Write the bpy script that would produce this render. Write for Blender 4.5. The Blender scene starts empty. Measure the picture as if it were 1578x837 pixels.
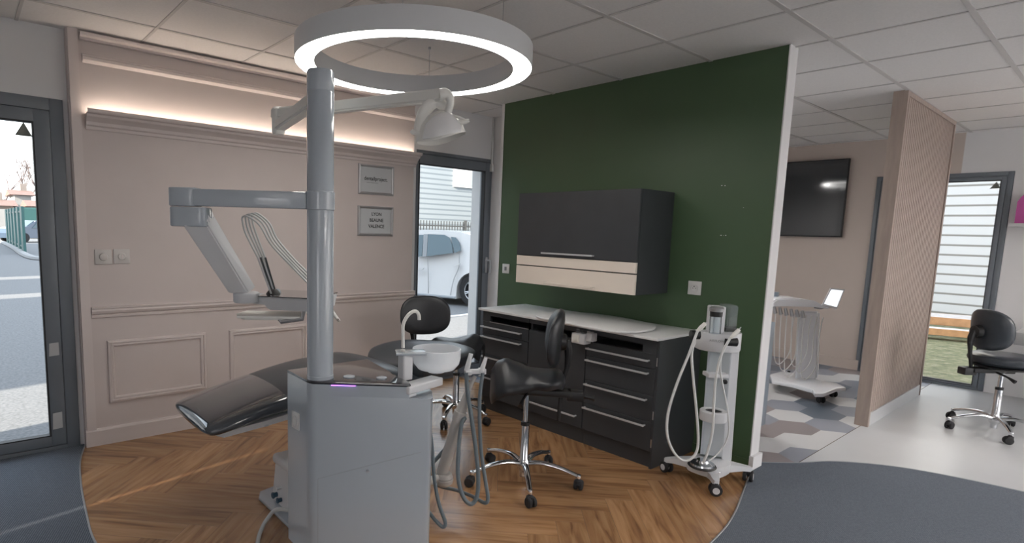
import bpy, bmesh, math, random
from mathutils import Vector, Matrix
random.seed(4)
SC = bpy.context.scene
COL = SC.collection
PI = math.pi

# ------------------------------------------------------------------ camera
CAMM = ((0.770061, -0.637345, 0.028236), (-0.058196, -0.114251, -0.991746), (0.635311, 0.762061, -0.125071))
F_, CX, CY, EYE = 897.4, 687.3, 470.4, 1.36
cam = bpy.data.cameras.new('camera')
camo = bpy.data.objects.new('camera', cam)
COL.objects.link(camo)
cam.sensor_fit = 'HORIZONTAL'
cam.sensor_width = 36.0
cam.lens = F_ / 1578 * 36
cam.shift_x = (789 - CX) / 1578
cam.shift_y = (CY - 418.5) / 1578
cam.clip_start = 0.05
cam.clip_end = 500
rx, dn, fw = Vector(CAMM[0]).normalized(), Vector(CAMM[1]), Vector(CAMM[2]).normalized()
dn = fw.cross(rx).normalized()
rx = dn.cross(fw)
m3 = Matrix((rx, -dn, -fw)).transposed()
camo.matrix_world = Matrix.Translation((0, 0, EYE)) @ m3.to_4x4()
SC.camera = camo
SC.view_settings.view_transform = 'Standard'
SC.view_settings.look = 'None'
SC.view_settings.gamma = 1.0
SC.view_settings.use_curve_mapping = False
SC.view_settings.exposure = 0.52

# ------------------------------------------------------------------ sky and sun
WORLD_STRENGTH = 2.1
SUN_STRENGTH = 13.0
w = bpy.data.worlds.new('sky')
SC.world = w
w.use_nodes = True
nt = w.node_tree
nt.nodes.clear()
out = nt.nodes.new('ShaderNodeOutputWorld')
bg = nt.nodes.new('ShaderNodeBackground')
tc = nt.nodes.new('ShaderNodeTexCoord')
sep = nt.nodes.new('ShaderNodeSeparateXYZ')
rmp = nt.nodes.new('ShaderNodeValToRGB')
nt.links.new(tc.outputs['Generated'], sep.inputs[0])
nt.links.new(sep.outputs['Z'], rmp.inputs[0])
rmp.color_ramp.elements[0].position = 0.0
rmp.color_ramp.elements[0].color = (1.0, 0.95, 0.93, 1)
rmp.color_ramp.elements[1].position = 0.6
rmp.color_ramp.elements[1].color = (0.78, 0.86, 1.0, 1)
e = rmp.color_ramp.elements.new(0.15)
e.color = (0.95, 0.96, 1.0, 1)
nt.links.new(rmp.outputs[0], bg.inputs[0])
bg.inputs[1].default_value = WORLD_STRENGTH
nt.links.new(bg.outputs[0], out.inputs[0])
sl = bpy.data.lights.new('sun', 'SUN')
sl.energy = SUN_STRENGTH
sl.color = (1.0, 0.86, 0.72)
sl.angle = 0.01
so = bpy.data.objects.new('sun', sl)
COL.objects.link(so)
SUNDIR = Vector((0.90, 0.20, -0.42)).normalized()
so.rotation_euler = SUNDIR.to_track_quat('-Z', 'Y').to_euler()
so.location = (-10, -3, 8)

# ------------------------------------------------------------------ measuring helpers
def _ray(px, py):
    a, b = (px - CX) / F_, (py - CY) / F_
    return rx * a + dn * b + fw
FH = Vector((fw.x, fw.y, 0)).normalized()
RH = Vector((FH.y, -FH.x, 0))          # horizontal, to the viewer's right
def PH(px, py, hd):                      # a point at horizontal depth hd
    r = _ray(px, py)
    return r * (hd / r.dot(FH)) + Vector((0, 0, EYE))
def PX(px, py, x):
    r = _ray(px, py)
    return r * (x / r.x) + Vector((0, 0, EYE))
def PY(px, py, y):
    r = _ray(px, py)
    return r * (y / r.y) + Vector((0, 0, EYE))
def PZ(px, py, z):
    r = _ray(px, py)
    return r * ((z - EYE) / r.z) + Vector((0, 0, EYE))

# ------------------------------------------------------------------ materials
def srgb(r, g, b):
    f = lambda c: ((c / 255 + 0.055) / 1.055) ** 2.4 if c > 10 else c / 255 / 12.92
    return (f(r), f(g), f(b), 1)
def new_mat(name):
    m = bpy.data.materials.new(name)
    m.use_nodes = True
    return m, m.node_tree, m.node_tree.nodes['Principled BSDF']
def mat(name, col, rough=0.5, metal=0.0, noise=0.0, nscale=20, bump=0.0, bscale=60, coat=0.0, spec=0.5):
    m, t, p = new_mat(name)
    col = (col[0], col[1], col[2], 1)
    p.inputs['Base Color'].default_value = col
    p.inputs['Roughness'].default_value = rough
    p.inputs['Metallic'].default_value = metal
    p.inputs['Coat Weight'].default_value = coat
    p.inputs['Coat Roughness'].default_value = 0.08
    p.inputs['Specular IOR Level'].default_value = spec
    co = t.nodes.new('ShaderNodeTexCoord')
    if noise:
        n = t.nodes.new('ShaderNodeTexNoise')
        n.inputs['Scale'].default_value = nscale
        n.inputs['Detail'].default_value = 4
        t.links.new(co.outputs['Object'], n.inputs['Vector'])
        r = t.nodes.new('ShaderNodeValToRGB')
        r.color_ramp.elements[0].position = 0.3
        r.color_ramp.elements[1].position = 0.7
        r.color_ramp.elements[0].color = tuple(c * (1 - noise) for c in col[:3]) + (1,)
        r.color_ramp.elements[1].color = tuple(min(1, c * (1 + noise)) for c in col[:3]) + (1,)
        t.links.new(n.outputs['Fac'], r.inputs[0])
        t.links.new(r.outputs[0], p.inputs['Base Color'])
    if bump:
        n2 = t.nodes.new('ShaderNodeTexNoise')
        n2.inputs['Scale'].default_value = bscale
        n2.inputs['Detail'].default_value = 3
        t.links.new(co.outputs['Object'], n2.inputs['Vector'])
        b = t.nodes.new('ShaderNodeBump')
        b.inputs['Strength'].default_value = bump
        b.inputs['Distance'].default_value = 0.002
        t.links.new(n2.outputs['Fac'], b.inputs['Height'])
        t.links.new(b.outputs[0], p.inputs['Normal'])
    return m
def emit(name, col, s):
    m, t, p = new_mat(name)
    p.inputs['Base Color'].default_value = (0.9, 0.9, 0.9, 1)
    p.inputs['Emission Color'].default_value = (*col, 1)
    p.inputs['Emission Strength'].default_value = s
    return m
def glassmat(name, tint=(1, 1, 1), refl=0.08, rough=0.0, alpha=0.0):
    m = bpy.data.materials.new(name)
    m.use_nodes = True
    t = m.node_tree
    t.nodes.clear()
    o = t.nodes.new('ShaderNodeOutputMaterial')
    tr = t.nodes.new('ShaderNodeBsdfTransparent')
    tr.inputs[0].default_value = (*tint, 1)
    gl = t.nodes.new('ShaderNodeBsdfGlossy')
    gl.inputs['Roughness'].default_value = rough
    lw = t.nodes.new('ShaderNodeLayerWeight')
    lw.inputs['Blend'].default_value = refl
    mx = t.nodes.new('ShaderNodeMixShader')
    t.links.new(lw.outputs['Fresnel'], mx.inputs[0])
    t.links.new(tr.outputs[0], mx.inputs[1])
    t.links.new(gl.outputs[0], mx.inputs[2])
    last = mx
    if alpha:
        df = t.nodes.new('ShaderNodeBsdfTranslucent')
        df.inputs[0].default_value = (0.95, 0.97, 1, 1)
        d2 = t.nodes.new('ShaderNodeBsdfDiffuse')
        d2.inputs[0].default_value = (0.9, 0.93, 0.96, 1)
        ad = t.nodes.new('ShaderNodeMixShader')
        t.links.new(df.outputs[0], ad.inputs[1])
        t.links.new(d2.outputs[0], ad.inputs[2])
        m2 = t.nodes.new('ShaderNodeMixShader')
        m2.inputs[0].default_value = alpha
        t.links.new(mx.outputs[0], m2.inputs[1])
        t.links.new(ad.outputs[0], m2.inputs[2])
        last = m2
    t.links.new(last.outputs[0], o.inputs[0])
    return m

M = {}
M['plaster'] = mat('pink_plaster', (0.62, 0.55, 0.53), 0.7, noise=0.02, nscale=3, bump=0.05)
M['plaster_trim'] = mat('pink_trim_paint', (0.66, 0.59, 0.57), 0.55)
M['whitewall'] = mat('white_wall_paint', (0.76, 0.755, 0.76), 0.7, noise=0.02, nscale=2, bump=0.04)
M['tan'] = mat('beige_wall_paint', (0.58, 0.50, 0.45), 0.7, noise=0.03, nscale=2)
M['green'] = mat('green_wall_paint', (0.066, 0.118, 0.058), 0.42, noise=0.05, nscale=1.5, bump=0.05)
M['ceil'] = mat('ceiling_tile', (0.78, 0.76, 0.75), 0.85, noise=0.03, nscale=90, bump=0.1, bscale=120)
M['tbar'] = mat('ceiling_grid', (0.58, 0.56, 0.55), 0.5)
M['anthra'] = mat('grey_aluminium_frame', (0.15, 0.17, 0.195), 0.38, noise=0.03, nscale=6)
M['seal'] = mat('black_seal', (0.012, 0.012, 0.014), 0.6)
M['glass'] = glassmat('window_glass', (0.94, 0.97, 0.97), 0.06)
M['white_gloss'] = mat('white_lacquer', (0.41, 0.455, 0.50), 0.18, coat=0.5, noise=0.01, nscale=3)
M['white_mat'] = mat('white_plastic', (0.66, 0.67, 0.69), 0.4)
M['white_warm'] = mat('warm_white_plastic', (0.80, 0.79, 0.75), 0.3)
M['grey_plas'] = mat('grey_plastic', (0.30, 0.32, 0.34), 0.45)
M['leather'] = mat('black_leatherette', (0.022, 0.024, 0.028), 0.32, noise=0.1, nscale=30, bump=0.25, bscale=350)
M['leather2'] = mat('charcoal_leatherette', (0.034, 0.042, 0.052), 0.30, noise=0.08, nscale=30, bump=0.2, bscale=350)
M['cover'] = mat('clear_foot_cover', (0.045, 0.052, 0.062), 0.09, coat=1.0, bump=0.35, bscale=5)
M['blackplas'] = mat('black_plastic', (0.012, 0.012, 0.013), 0.45)
M['gunmetal'] = mat('gunmetal', (0.10, 0.11, 0.12), 0.25, metal=0.8)
M['chrome'] = mat('chrome', (0.72, 0.73, 0.75), 0.1, metal=1.0)
M['steel'] = mat('brushed_steel', (0.55, 0.56, 0.58), 0.32, metal=1.0)
M['handle'] = mat('satin_handle', (0.62, 0.63, 0.65), 0.35, metal=0.35)
M['cab'] = mat('charcoal_laminate', (0.044, 0.048, 0.054), 0.38, noise=0.05, nscale=8)
M['cab_in'] = mat('dark_recess', (0.006, 0.006, 0.006), 0.7)
M['worktop'] = mat('stone_worktop', (0.82, 0.82, 0.82), 0.3, noise=0.04, nscale=200)
M['cream'] = mat('cream_lacquer', (0.86, 0.77, 0.68), 0.18, coat=0.4)
M['cartwhite'] = mat('cart_white_lacquer', (0.86, 0.88, 0.92), 0.25, coat=0.4)
M['greycab'] = mat('blue_grey_laminate', (0.19, 0.23, 0.28), 0.3)
M['hose'] = mat('grey_hose', (0.13, 0.16, 0.18), 0.45)
M['hose_l'] = mat('light_grey_hose', (0.52, 0.54, 0.54), 0.4)
M['hose_w'] = mat('white_hose', (0.70, 0.71, 0.70), 0.35)
M['darkglass'] = mat('dark_glass_top', (0.020, 0.020, 0.026), 0.04, coat=1.0)
M['led'] = emit('ring_led', (1.0, 0.96, 0.90), 12.0)
M['cove'] = emit('cove_led', (1.0, 0.87, 0.73), 16.0)
M['purple'] = emit('purple_led', (0.45, 0.12, 1.0), 2.0)
M['frost'] = glassmat('frosted_bowl_glass', (0.95, 0.97, 0.98), 0.2, 0.15, 0.8)
M['clear'] = glassmat('clear_plastic', (0.90, 0.95, 0.97), 0.25, 0.03, 0.12)
M['milky'] = glassmat('milky_panel', (0.85, 0.92, 0.97), 0.2, 0.1, 0.6)
M['smoke'] = glassmat('smoked_glass', (0.62, 0.70, 0.67), 0.35, 0.03, 0.14)
M['reflector'] = mat('reflector', (0.95, 0.95, 0.95), 0.10, metal=0.35, coat=1.0)
M['tvglass'] = mat('tv_glass', (0.010, 0.014, 0.018), 0.07, coat=1.0)
M['screen'] = emit('tablet_screen', (0.80, 0.88, 0.95), 0.75)
M['pink'] = mat('pink_acrylic', (0.62, 0.13, 0.42), 0.35)
M['sockets'] = mat('socket_plastic', (0.72, 0.72, 0.71), 0.35)
M['switchp'] = mat('switch_plastic', (0.60, 0.57, 0.55), 0.35)
M['ink'] = mat('dark_ink', (0.03, 0.03, 0.035), 0.6)
M['ink_l'] = mat('grey_ink', (0.25, 0.26, 0.27), 0.6)
M['paper'] = mat('pale_grey_card', (0.52, 0.54, 0.56), 0.5)
M['alu'] = mat('satin_aluminium', (0.42, 0.42, 0.43), 0.35, metal=0.6)
M['whitefl'] = mat('pale_vinyl', (0.60, 0.61, 0.62), 0.32, noise=0.02, nscale=4)
M['hexw'] = mat('vinyl_white', (0.62, 0.62, 0.62), 0.35)
M['hexg'] = mat('vinyl_slate', (0.13, 0.165, 0.21), 0.35)
M['hext'] = mat('vinyl_taupe', (0.27, 0.235, 0.235), 0.35)
M['hexl'] = mat('vinyl_grey', (0.27, 0.29, 0.34), 0.35)
M['asphalt'] = mat('asphalt', (0.155, 0.158, 0.165), 0.9, noise=0.25, nscale=40, bump=0.3, bscale=80)
M['kerb'] = mat('kerb_stone', (0.30, 0.30, 0.30), 0.8, noise=0.1, nscale=10)
M['carwhite'] = mat('white_car_paint', (0.66, 0.66, 0.66), 0.22, coat=0.8)
M['carblue'] = mat('dark_blue_car_paint', (0.05, 0.08, 0.13), 0.2, coat=0.8)
M['carglass'] = mat('car_window', (0.07, 0.11, 0.13), 0.12, coat=0.15)
M['rubber'] = mat('tyre_rubber', (0.02, 0.02, 0.022), 0.7)
M['fgreen'] = mat('green_fence_paint', (0.05, 0.14, 0.135), 0.5)
M['house'] = mat('house_render', (0.24, 0.21, 0.19), 0.8, noise=0.08, nscale=1)
M['house2'] = mat('pale_house_render', (0.34, 0.33, 0.32), 0.8, noise=0.06, nscale=1)
M['tiles'] = mat('clay_roof', (0.20, 0.12, 0.10), 0.8, noise=0.2, nscale=4)
M['bark'] = mat('bark', (0.16, 0.12, 0.11), 0.9, noise=0.2, nscale=8)
M['railing'] = mat('dark_railing', (0.05, 0.055, 0.06), 0.5)
M['orangewood'] = mat('fresh_timber', (0.62, 0.33, 0.16), 0.6, noise=0.12, nscale=12)
M['greywood'] = mat('weathered_timber', (0.52, 0.48, 0.46), 0.7, noise=0.12, nscale=12)
M['tabwhite'] = mat('white_sticker', (0.45, 0.46, 0.47), 0.5)
M['triangle'] = mat('grey_sticker', (0.24, 0.25, 0.22), 0.6)
M['valve'] = mat('blue_valve', (0.03, 0.08, 0.13), 0.4)
M['pipe'] = mat('beige_tube', (0.45, 0.43, 0.41), 0.45)

# wood planks, uses the plank's own UV (metres) and a random number per plank
def wood():
    m, t, p = new_mat('oak_planks')
    N, L = t.nodes.new, t.links.new
    uv = N('ShaderNodeUVMap')
    at = N('ShaderNodeAttribute'); at.attribute_name = 'rnd'
    sp = N('ShaderNodeSeparateXYZ'); L(uv.outputs[0], sp.inputs[0])
    sc = N('ShaderNodeCombineXYZ')
    a = N('ShaderNodeMath'); a.operation = 'MULTIPLY'; a.inputs[1].default_value = 1.6; L(sp.outputs[0], a.inputs[0])
    b = N('ShaderNodeMath'); b.operation = 'MULTIPLY'; b.inputs[1].default_value = 15; L(sp.outputs[1], b.inputs[0])
    c = N('ShaderNodeMath'); c.operation = 'MULTIPLY'; c.inputs[1].default_value = 57; L(at.outputs['Fac'], c.inputs[0])
    L(a.outputs[0], sc.inputs[0]); L(b.outputs[0], sc.inputs[1]); L(c.outputs[0], sc.inputs[2])
    n = N('ShaderNodeTexNoise'); n.inputs['Scale'].default_value = 1.6; n.inputs['Detail'].default_value = 7; n.inputs['Distortion'].default_value = 0.8
    L(sc.outputs[0], n.inputs['Vector'])
    r = N('ShaderNodeValToRGB')
    r.color_ramp.elements[0].position = 0.28; r.color_ramp.elements[0].color = (0.19, 0.095, 0.044, 1)
    r.color_ramp.elements[1].position = 0.68; r.color_ramp.elements[1].color = (0.45, 0.255, 0.125, 1)
    e = r.color_ramp.elements.new(0.45); e.color = (0.34, 0.18, 0.084, 1)
    L(n.outputs['Fac'], r.inputs[0])
    hsv = N('ShaderNodeHueSaturation')
    v = N('ShaderNodeMapRange'); v.inputs['To Min'].default_value = 0.86; v.inputs['To Max'].default_value = 1.14
    L(at.outputs['Fac'], v.inputs[0]); L(v.outputs[0], hsv.inputs['Value']); L(r.outputs[0], hsv.inputs['Color'])
    L(hsv.outputs[0], p.inputs['Base Color'])
    p.inputs['Roughness'].default_value = 0.23
    p.inputs['Specular IOR Level'].default_value = 0.65
    bm_ = N('ShaderNodeBump'); bm_.inputs['Strength'].default_value = 0.12; bm_.inputs['Distance'].default_value = 0.001
    L(n.outputs['Fac'], bm_.inputs['Height']); L(bm_.outputs[0], p.inputs['Normal'])
    return m
M['wood'] = wood()
M['joint'] = mat('plank_joint', (0.07, 0.035, 0.015), 0.6)

def carpetmat(name, c1, c2):
    m, t, p = new_mat(name)
    N, L = t.nodes.new, t.links.new
    co = N('ShaderNodeTexCoord')
    mp = N('ShaderNodeMapping'); mp.inputs['Rotation'].default_value = (0, 0, math.radians(20)); L(co.outputs['Object'], mp.inputs[0])
    wv = N('ShaderNodeTexWave'); wv.inputs['Scale'].default_value = 34; wv.inputs['Distortion'].default_value = 1.2; wv.inputs['Detail'].default_value = 2; wv.inputs['Detail Scale'].default_value = 8
    L(mp.outputs[0], wv.inputs[0])
    n = N('ShaderNodeTexNoise'); n.inputs['Scale'].default_value = 160; n.inputs['Detail'].default_value = 3; L(co.outputs['Object'], n.inputs[0])
    mx = N('ShaderNodeMath'); mx.operation = 'MULTIPLY'; L(wv.outputs['Fac'], mx.inputs[0]); L(n.outputs['Fac'], mx.inputs[1])
    r = N('ShaderNodeValToRGB'); r.color_ramp.elements[0].position = 0.05; r.color_ramp.elements[1].position = 0.55
    r.color_ramp.elements[0].color = (*c1, 1); r.color_ramp.elements[1].color = (*c2, 1)
    L(mx.outputs[0], r.inputs[0]); L(r.outputs[0], p.inputs['Base Color'])
    p.inputs['Roughness'].default_value = 0.95
    p.inputs['Specular IOR Level'].default_value = 0.15
    b = N('ShaderNodeBump'); b.inputs['Strength'].default_value = 0.6; b.inputs['Distance'].default_value = 0.002
    L(mx.outputs[0], b.inputs['Height']); L(b.outputs[0], p.inputs['Normal'])
    return m
M['carpet'] = carpetmat('carpet_weave', (0.090, 0.105, 0.128), (0.195, 0.22, 0.255))

def stripes(name, c1, c2, scale, axis='Z', rough=0.5, lo=0.0, hi=0.2, soft=0.04):
    m, t, p = new_mat(name)
    N, L = t.nodes.new, t.links.new
    co = N('ShaderNodeTexCoord'); sp = N('ShaderNodeSeparateXYZ'); L(co.outputs['Object'], sp.inputs[0])
    a = N('ShaderNodeMath'); a.operation = 'MULTIPLY'; a.inputs[1].default_value = scale; L(sp.outputs[axis], a.inputs[0])
    f = N('ShaderNodeMath'); f.operation = 'FRACT'; L(a.outputs[0], f.inputs[0])
    r = N('ShaderNodeValToRGB')
    r.color_ramp.elements[0].position = hi; r.color_ramp.elements[0].color = (*c2, 1)
    r.color_ramp.elements[1].position = hi + soft; r.color_ramp.elements[1].color = (*c1, 1)
    L(f.outputs[0], r.inputs[0]); L(r.outputs[0], p.inputs['Base Color'])
    p.inputs['Roughness'].default_value = rough
    return m
def oakmat(name, c1, c2, sx=(3, 3, 0.35)):
    m, t, p = new_mat(name)
    N, L = t.nodes.new, t.links.new
    co = N('ShaderNodeTexCoord'); mp = N('ShaderNodeMapping'); mp.inputs['Scale'].default_value = sx; L(co.outputs['Object'], mp.inputs[0])
    n = N('ShaderNodeTexNoise'); n.inputs['Scale'].default_value = 14; n.inputs['Detail'].default_value = 6; L(mp.outputs[0], n.inputs[0])
    r = N('ShaderNodeValToRGB'); r.color_ramp.elements[0].position = 0.3; r.color_ramp.elements[1].position = 0.7
    r.color_ramp.elements[0].color = (*c1, 1); r.color_ramp.elements[1].color = (*c2, 1)
    L(n.outputs['Fac'], r.inputs[0]); L(r.outputs[0], p.inputs['Base Color']); p.inputs['Roughness'].default_value = 0.5
    return m
M['oak'] = oakmat('pale_oak', (0.36, 0.29, 0.25), (0.44, 0.355, 0.305))
def grassmat():
    m, t, p = new_mat('grass')
    N, L = t.nodes.new, t.links.new
    co = N('ShaderNodeTexCoord')
    n = N('ShaderNodeTexNoise'); n.inputs['Scale'].default_value = 7; n.inputs['Detail'].default_value = 12; n.inputs['Roughness'].default_value = 0.75; L(co.outputs['Object'], n.inputs[0])
    r = N('ShaderNodeValToRGB'); r.color_ramp.elements[0].position = 0.33; r.color_ramp.elements[1].position = 0.7
    r.color_ramp.elements[0].color = (0.060, 0.068, 0.035, 1); r.color_ramp.elements[1].color = (0.30, 0.27, 0.19, 1)
    e = r.color_ramp.elements.new(0.5); e.color = (0.15, 0.15, 0.075, 1)
    L(n.outputs['Fac'], r.inputs[0]); L(r.outputs[0], p.inputs['Base Color']); p.inputs['Roughness'].default_value = 0.9
    return m
M['grass'] = grassmat()

# ------------------------------------------------------------------ mesh helpers
def V(*a):
    return Vector(a)
def add_box(bm, x0, x1, y0, y1, z0, z1, mtx=None, bev=0.0, seg=2, mi=0):
    r = bmesh.ops.create_cube(bm, size=1.0)
    vs = r['verts']
    S = Matrix.Translation(((x0 + x1) / 2, (y0 + y1) / 2, (z0 + z1) / 2)) @ Matrix.Diagonal((abs(x1 - x0), abs(y1 - y0), abs(z1 - z0), 1))
    if mtx is not None:
        S = mtx @ S
    bmesh.ops.transform(bm, matrix=S, verts=vs)
    fs = set()
    for v in vs:
        fs.update(v.link_faces)
    for f in fs:
        f.material_index = mi
    if bev:
        es = set()
        for v in vs:
            es.update(v.link_edges)
        bmesh.ops.bevel(bm, geom=list(es), offset=bev, segments=seg, affect='EDGES', profile=0.5, clamp_overlap=True)
def add_hexa(bm, p):                       # eight corners: bottom four, top four
    v = [bm.verts.new(q) for q in p]
    fs = []
    for f in ((0, 3, 2, 1), (4, 5, 6, 7), (0, 1, 5, 4), (1, 2, 6, 5), (2, 3, 7, 6), (3, 0, 4, 7)):
        fs.append(bm.faces.new([v[i] for i in f]))
    bmesh.ops.recalc_face_normals(bm, faces=fs)
    return v
def add_prism(bm, poly, z0, z1, mtx=None, bev=0.0, seg=2, bev_all=False):
    T = mtx if mtx is not None else Matrix.Identity(4)
    a = [bm.verts.new(T @ Vector((x, y, z0))) for x, y in poly]
    b = [bm.verts.new(T @ Vector((x, y, z1))) for x, y in poly]
    n = len(poly)
    fs = [bm.faces.new(a[::-1]), bm.faces.new(b)]
    for i in range(n):
        fs.append(bm.faces.new((a[i], a[(i + 1) % n], b[(i + 1) % n], b[i])))
    bmesh.ops.recalc_face_normals(bm, faces=fs)
    if bev:
        es = list(fs[0].edges) + list(fs[1].edges) if not bev_all else list({e for f in fs for e in f.edges})
        bmesh.ops.bevel(bm, geom=es, offset=bev, segments=seg, affect='EDGES', profile=0.5, clamp_overlap=True)
def spline(pts, n=8):
    pts = [Vector(p) for p in pts]
    if len(pts) < 3:
        return pts
    o = []
    for i in range(len(pts) - 1):
        p0 = pts[i - 1] if i else pts[i] * 2 - pts[i + 1]
        p1, p2 = pts[i], pts[i + 1]
        p3 = pts[i + 2] if i + 2 < len(pts) else p2 * 2 - p1
        for k in range(n):
            t = k / n
            o.append(0.5 * ((2 * p1) + (p2 - p0) * t + (2 * p0 - 5 * p1 + 4 * p2 - p3) * t * t + (3 * p1 - p0 - 3 * p2 + p3) * t ** 3))
    o.append(pts[-1])
    return o
def add_tube(bm, pts, r, n=12, sm=True, flat=1.0):
    pts = spline(pts) if sm else [Vector(p) for p in pts]
    m = len(pts)
    if isinstance(r, (list, tuple)):
        k = len(r) - 1
        rr = []
        for i in range(m):
            t = i / (m - 1) * k
            j = min(int(t), k - 1)
            rr.append(r[j] + (r[j + 1] - r[j]) * (t - j))
    else:
        rr = [r] * m
    rings = []
    prev = None
    for i, p in enumerate(pts):
        d = (pts[min(i + 1, m - 1)] - pts[max(i - 1, 0)]).normalized()
        if prev is None:
            u = d.cross(Vector((0, 0, 1)))
            if u.length < 1e-3:
                u = d.cross(Vector((0, 1, 0)))
            u.normalize()
        else:
            u = prev - d * prev.dot(d)
            if u.length < 1e-6:
                u = d.orthogonal()
            u.normalize()
        prev = u
        v = d.cross(u).normalized()
        rings.append([bm.verts.new(p + (u * math.cos(2 * PI * k / n) + v * flat * math.sin(2 * PI * k / n)) * rr[i]) for k in range(n)])
    fs = []
    for i in range(m - 1):
        for k in range(n):
            fs.append(bm.faces.new((rings[i][k], rings[i][(k + 1) % n], rings[i + 1][(k + 1) % n], rings[i + 1][k])))
    fs.append(bm.faces.new(rings[0][::-1]))
    fs.append(bm.faces.new(rings[-1]))
    bmesh.ops.recalc_face_normals(bm, faces=fs)
def add_lathe(bm, prof, c=(0, 0, 0), n=32, mtx=None):
    T = Matrix.Translation(c) if mtx is None else mtx
    rings = []
    for r, z in prof:
        if r < 1e-5:
            rings.append([bm.verts.new(T @ Vector((0, 0, z)))])
        else:
            rings.append([bm.verts.new(T @ Vector((r * math.cos(2 * PI * k / n), r * math.sin(2 * PI * k / n), z))) for k in range(n)])
    fs = []
    for a, b in zip(rings, rings[1:]):
        for k in range(n):
            if len(a) == 1 and len(b) == 1:
                continue
            if len(a) == 1:
                fs.append(bm.faces.new((a[0], b[(k + 1) % n], b[k])))
            elif len(b) == 1:
                fs.append(bm.faces.new((a[k], a[(k + 1) % n], b[0])))
            else:
                fs.append(bm.faces.new((a[k], a[(k + 1) % n], b[(k + 1) % n], b[k])))
    bmesh.ops.recalc_face_normals(bm, faces=fs)
def add_loft(bm, secs, close=True):
    rings = [[bm.verts.new(p) for p in s] for s in secs]
    n = len(rings[0])
    fs = []
    for a, b in zip(rings, rings[1:]):
        for k in range(n):
            fs.append(bm.faces.new((a[k], a[(k + 1) % n], b[(k + 1) % n], b[k])))
    if close:
        fs.append(bm.faces.new(rings[0][::-1]))
        fs.append(bm.faces.new(rings[-1]))
    bmesh.ops.recalc_face_normals(bm, faces=fs)
def frame_mtx(o, x, y=None, z=None):
    x = Vector(x).normalized()
    z = Vector(z or (0, 0, 1))
    y = z.cross(x).normalized()
    z = x.cross(y).normalized()
    return Matrix.Translation(o) @ Matrix((x, y, z)).transposed().to_4x4()
def superell(cx, cy, a, b, e=4, n=28):
    o = []
    for k in range(n):
        t = 2 * PI * k / n
        c, s = math.cos(t), math.sin(t)
        o.append((cx + a * abs(c) ** (2 / e) * (1 if c >= 0 else -1), cy + b * abs(s) ** (2 / e) * (1 if s >= 0 else -1)))
    return o
def B():
    return bmesh.new()
def origin_of(p):
    v = Vector((0, 0, 0))
    while p is not None:
        v = v + p.location
        p = p.parent
    return v
def obj(name, bm, m, parent=None, smooth=None, label=None, local=False):
    me = bpy.data.meshes.new(name)
    if parent is not None and not local:
        bmesh.ops.translate(bm, vec=-origin_of(parent), verts=bm.verts)
    bm.to_mesh(me)
    bm.free()
    for k in (m if isinstance(m, (list, tuple)) else [m]):
        me.materials.append(k)
    if smooth is None:
        smooth = 35
    if smooth:
        for p in me.polygons:
            p.use_smooth = True
        try:
            me.set_sharp_from_angle(angle=math.radians(smooth))
        except Exception:
            pass
    o = bpy.data.objects.new(name, me)
    COL.objects.link(o)
    if parent is not None:
        o.parent = parent
    if label:
        o['label'] = label
    return o
def thing(name, label, cat, loc=(0, 0, 0), rotz=0, group=None):
    o = bpy.data.objects.new(name, None)
    o.empty_display_size = 0.1
    COL.objects.link(o)
    o.location = loc
    o.rotation_euler = (0, 0, rotz)
    o['label'] = label
    o['category'] = cat
    if group:
        o['group'] = group
    return o
def tag(o, label, cat, group=None):
    o['label'] = label
    o['category'] = cat
    if group:
        o['group'] = group
    return o
def struct(name, bm, m, parent=None, smooth=0):
    o = obj(name, bm, m, parent, smooth=smooth)
    if parent is None:
        o['kind'] = 'structure'
    return o
def box1(name, m, x0, x1, y0, y1, z0, z1, parent=None, bev=0.0, label=None, mtx=None):
    b = B()
    add_box(b, x0, x1, y0, y1, z0, z1, bev=bev, mtx=mtx)
    return obj(name, b, m, parent, label=label)

# ================================================================== THE ROOM
H = 2.43
YW = 4.05          # plane of the long wall
XR = 7.38          # plane of the end wall
XL, YB = -2.6, -3.6
# floor: herringbone oak planks
bm = B()
uvl = bm.loops.layers.uv.new('UVMap')
rl = bm.faces.layers.float.new('rnd')
PW, NP = 0.14, 5
ang = math.radians(-45)
ca, sa = math.cos(ang), math.sin(ang)
def in_wood(x, y):
    return -0.2 < x < 4.0 and 0.7 < y < 4.3
g = 0.0006
for b_ in range(-60, 60):
    for k in range(-8, 9):
        for hor in (0, 1):
            if hor:
                u0, v0, u1, v1 = b_ + 2 * NP * k, b_, b_ + 2 * NP * k + NP, b_ + 1
            else:
                u0, v0, u1, v1 = b_, b_ - 2 * NP + 1 + 2 * NP * k, b_ + 1, b_ - NP + 1 + 2 * NP * k
            q = [(u0 * PW + g, v0 * PW + g), (u1 * PW - g, v0 * PW + g), (u1 * PW - g, v1 * PW - g), (u0 * PW + g, v1 * PW - g)]
            pts = [(ca * u - sa * v + 0.73, sa * u + ca * v + 3.059) for u, v in q]
            cx_, cy_ = sum(p[0] for p in pts) / 4, sum(p[1] for p in pts) / 4
            if not in_wood(cx_, cy_):
                continue
            f = bm.faces.new([bm.verts.new((x, y, 0)) for x, y in pts])
            f[rl] = random.random()
            uvq = [(0, 0), (PW * NP, 0), (PW * NP, PW), (0, PW)]
            if not hor:
                uvq = [(0, 0), (0, PW), (PW * NP, PW), (PW * NP, 0)]
            for lp, uvv in zip(f.loops, uvq):
                lp[uvl].uv = uvv
bmesh.ops.recalc_face_normals(bm, faces=bm.faces)
for f in bm.faces:
    if f.normal.z < 0:
        f.normal_flip()
fl = struct('floor', bm, M['wood'])
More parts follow.
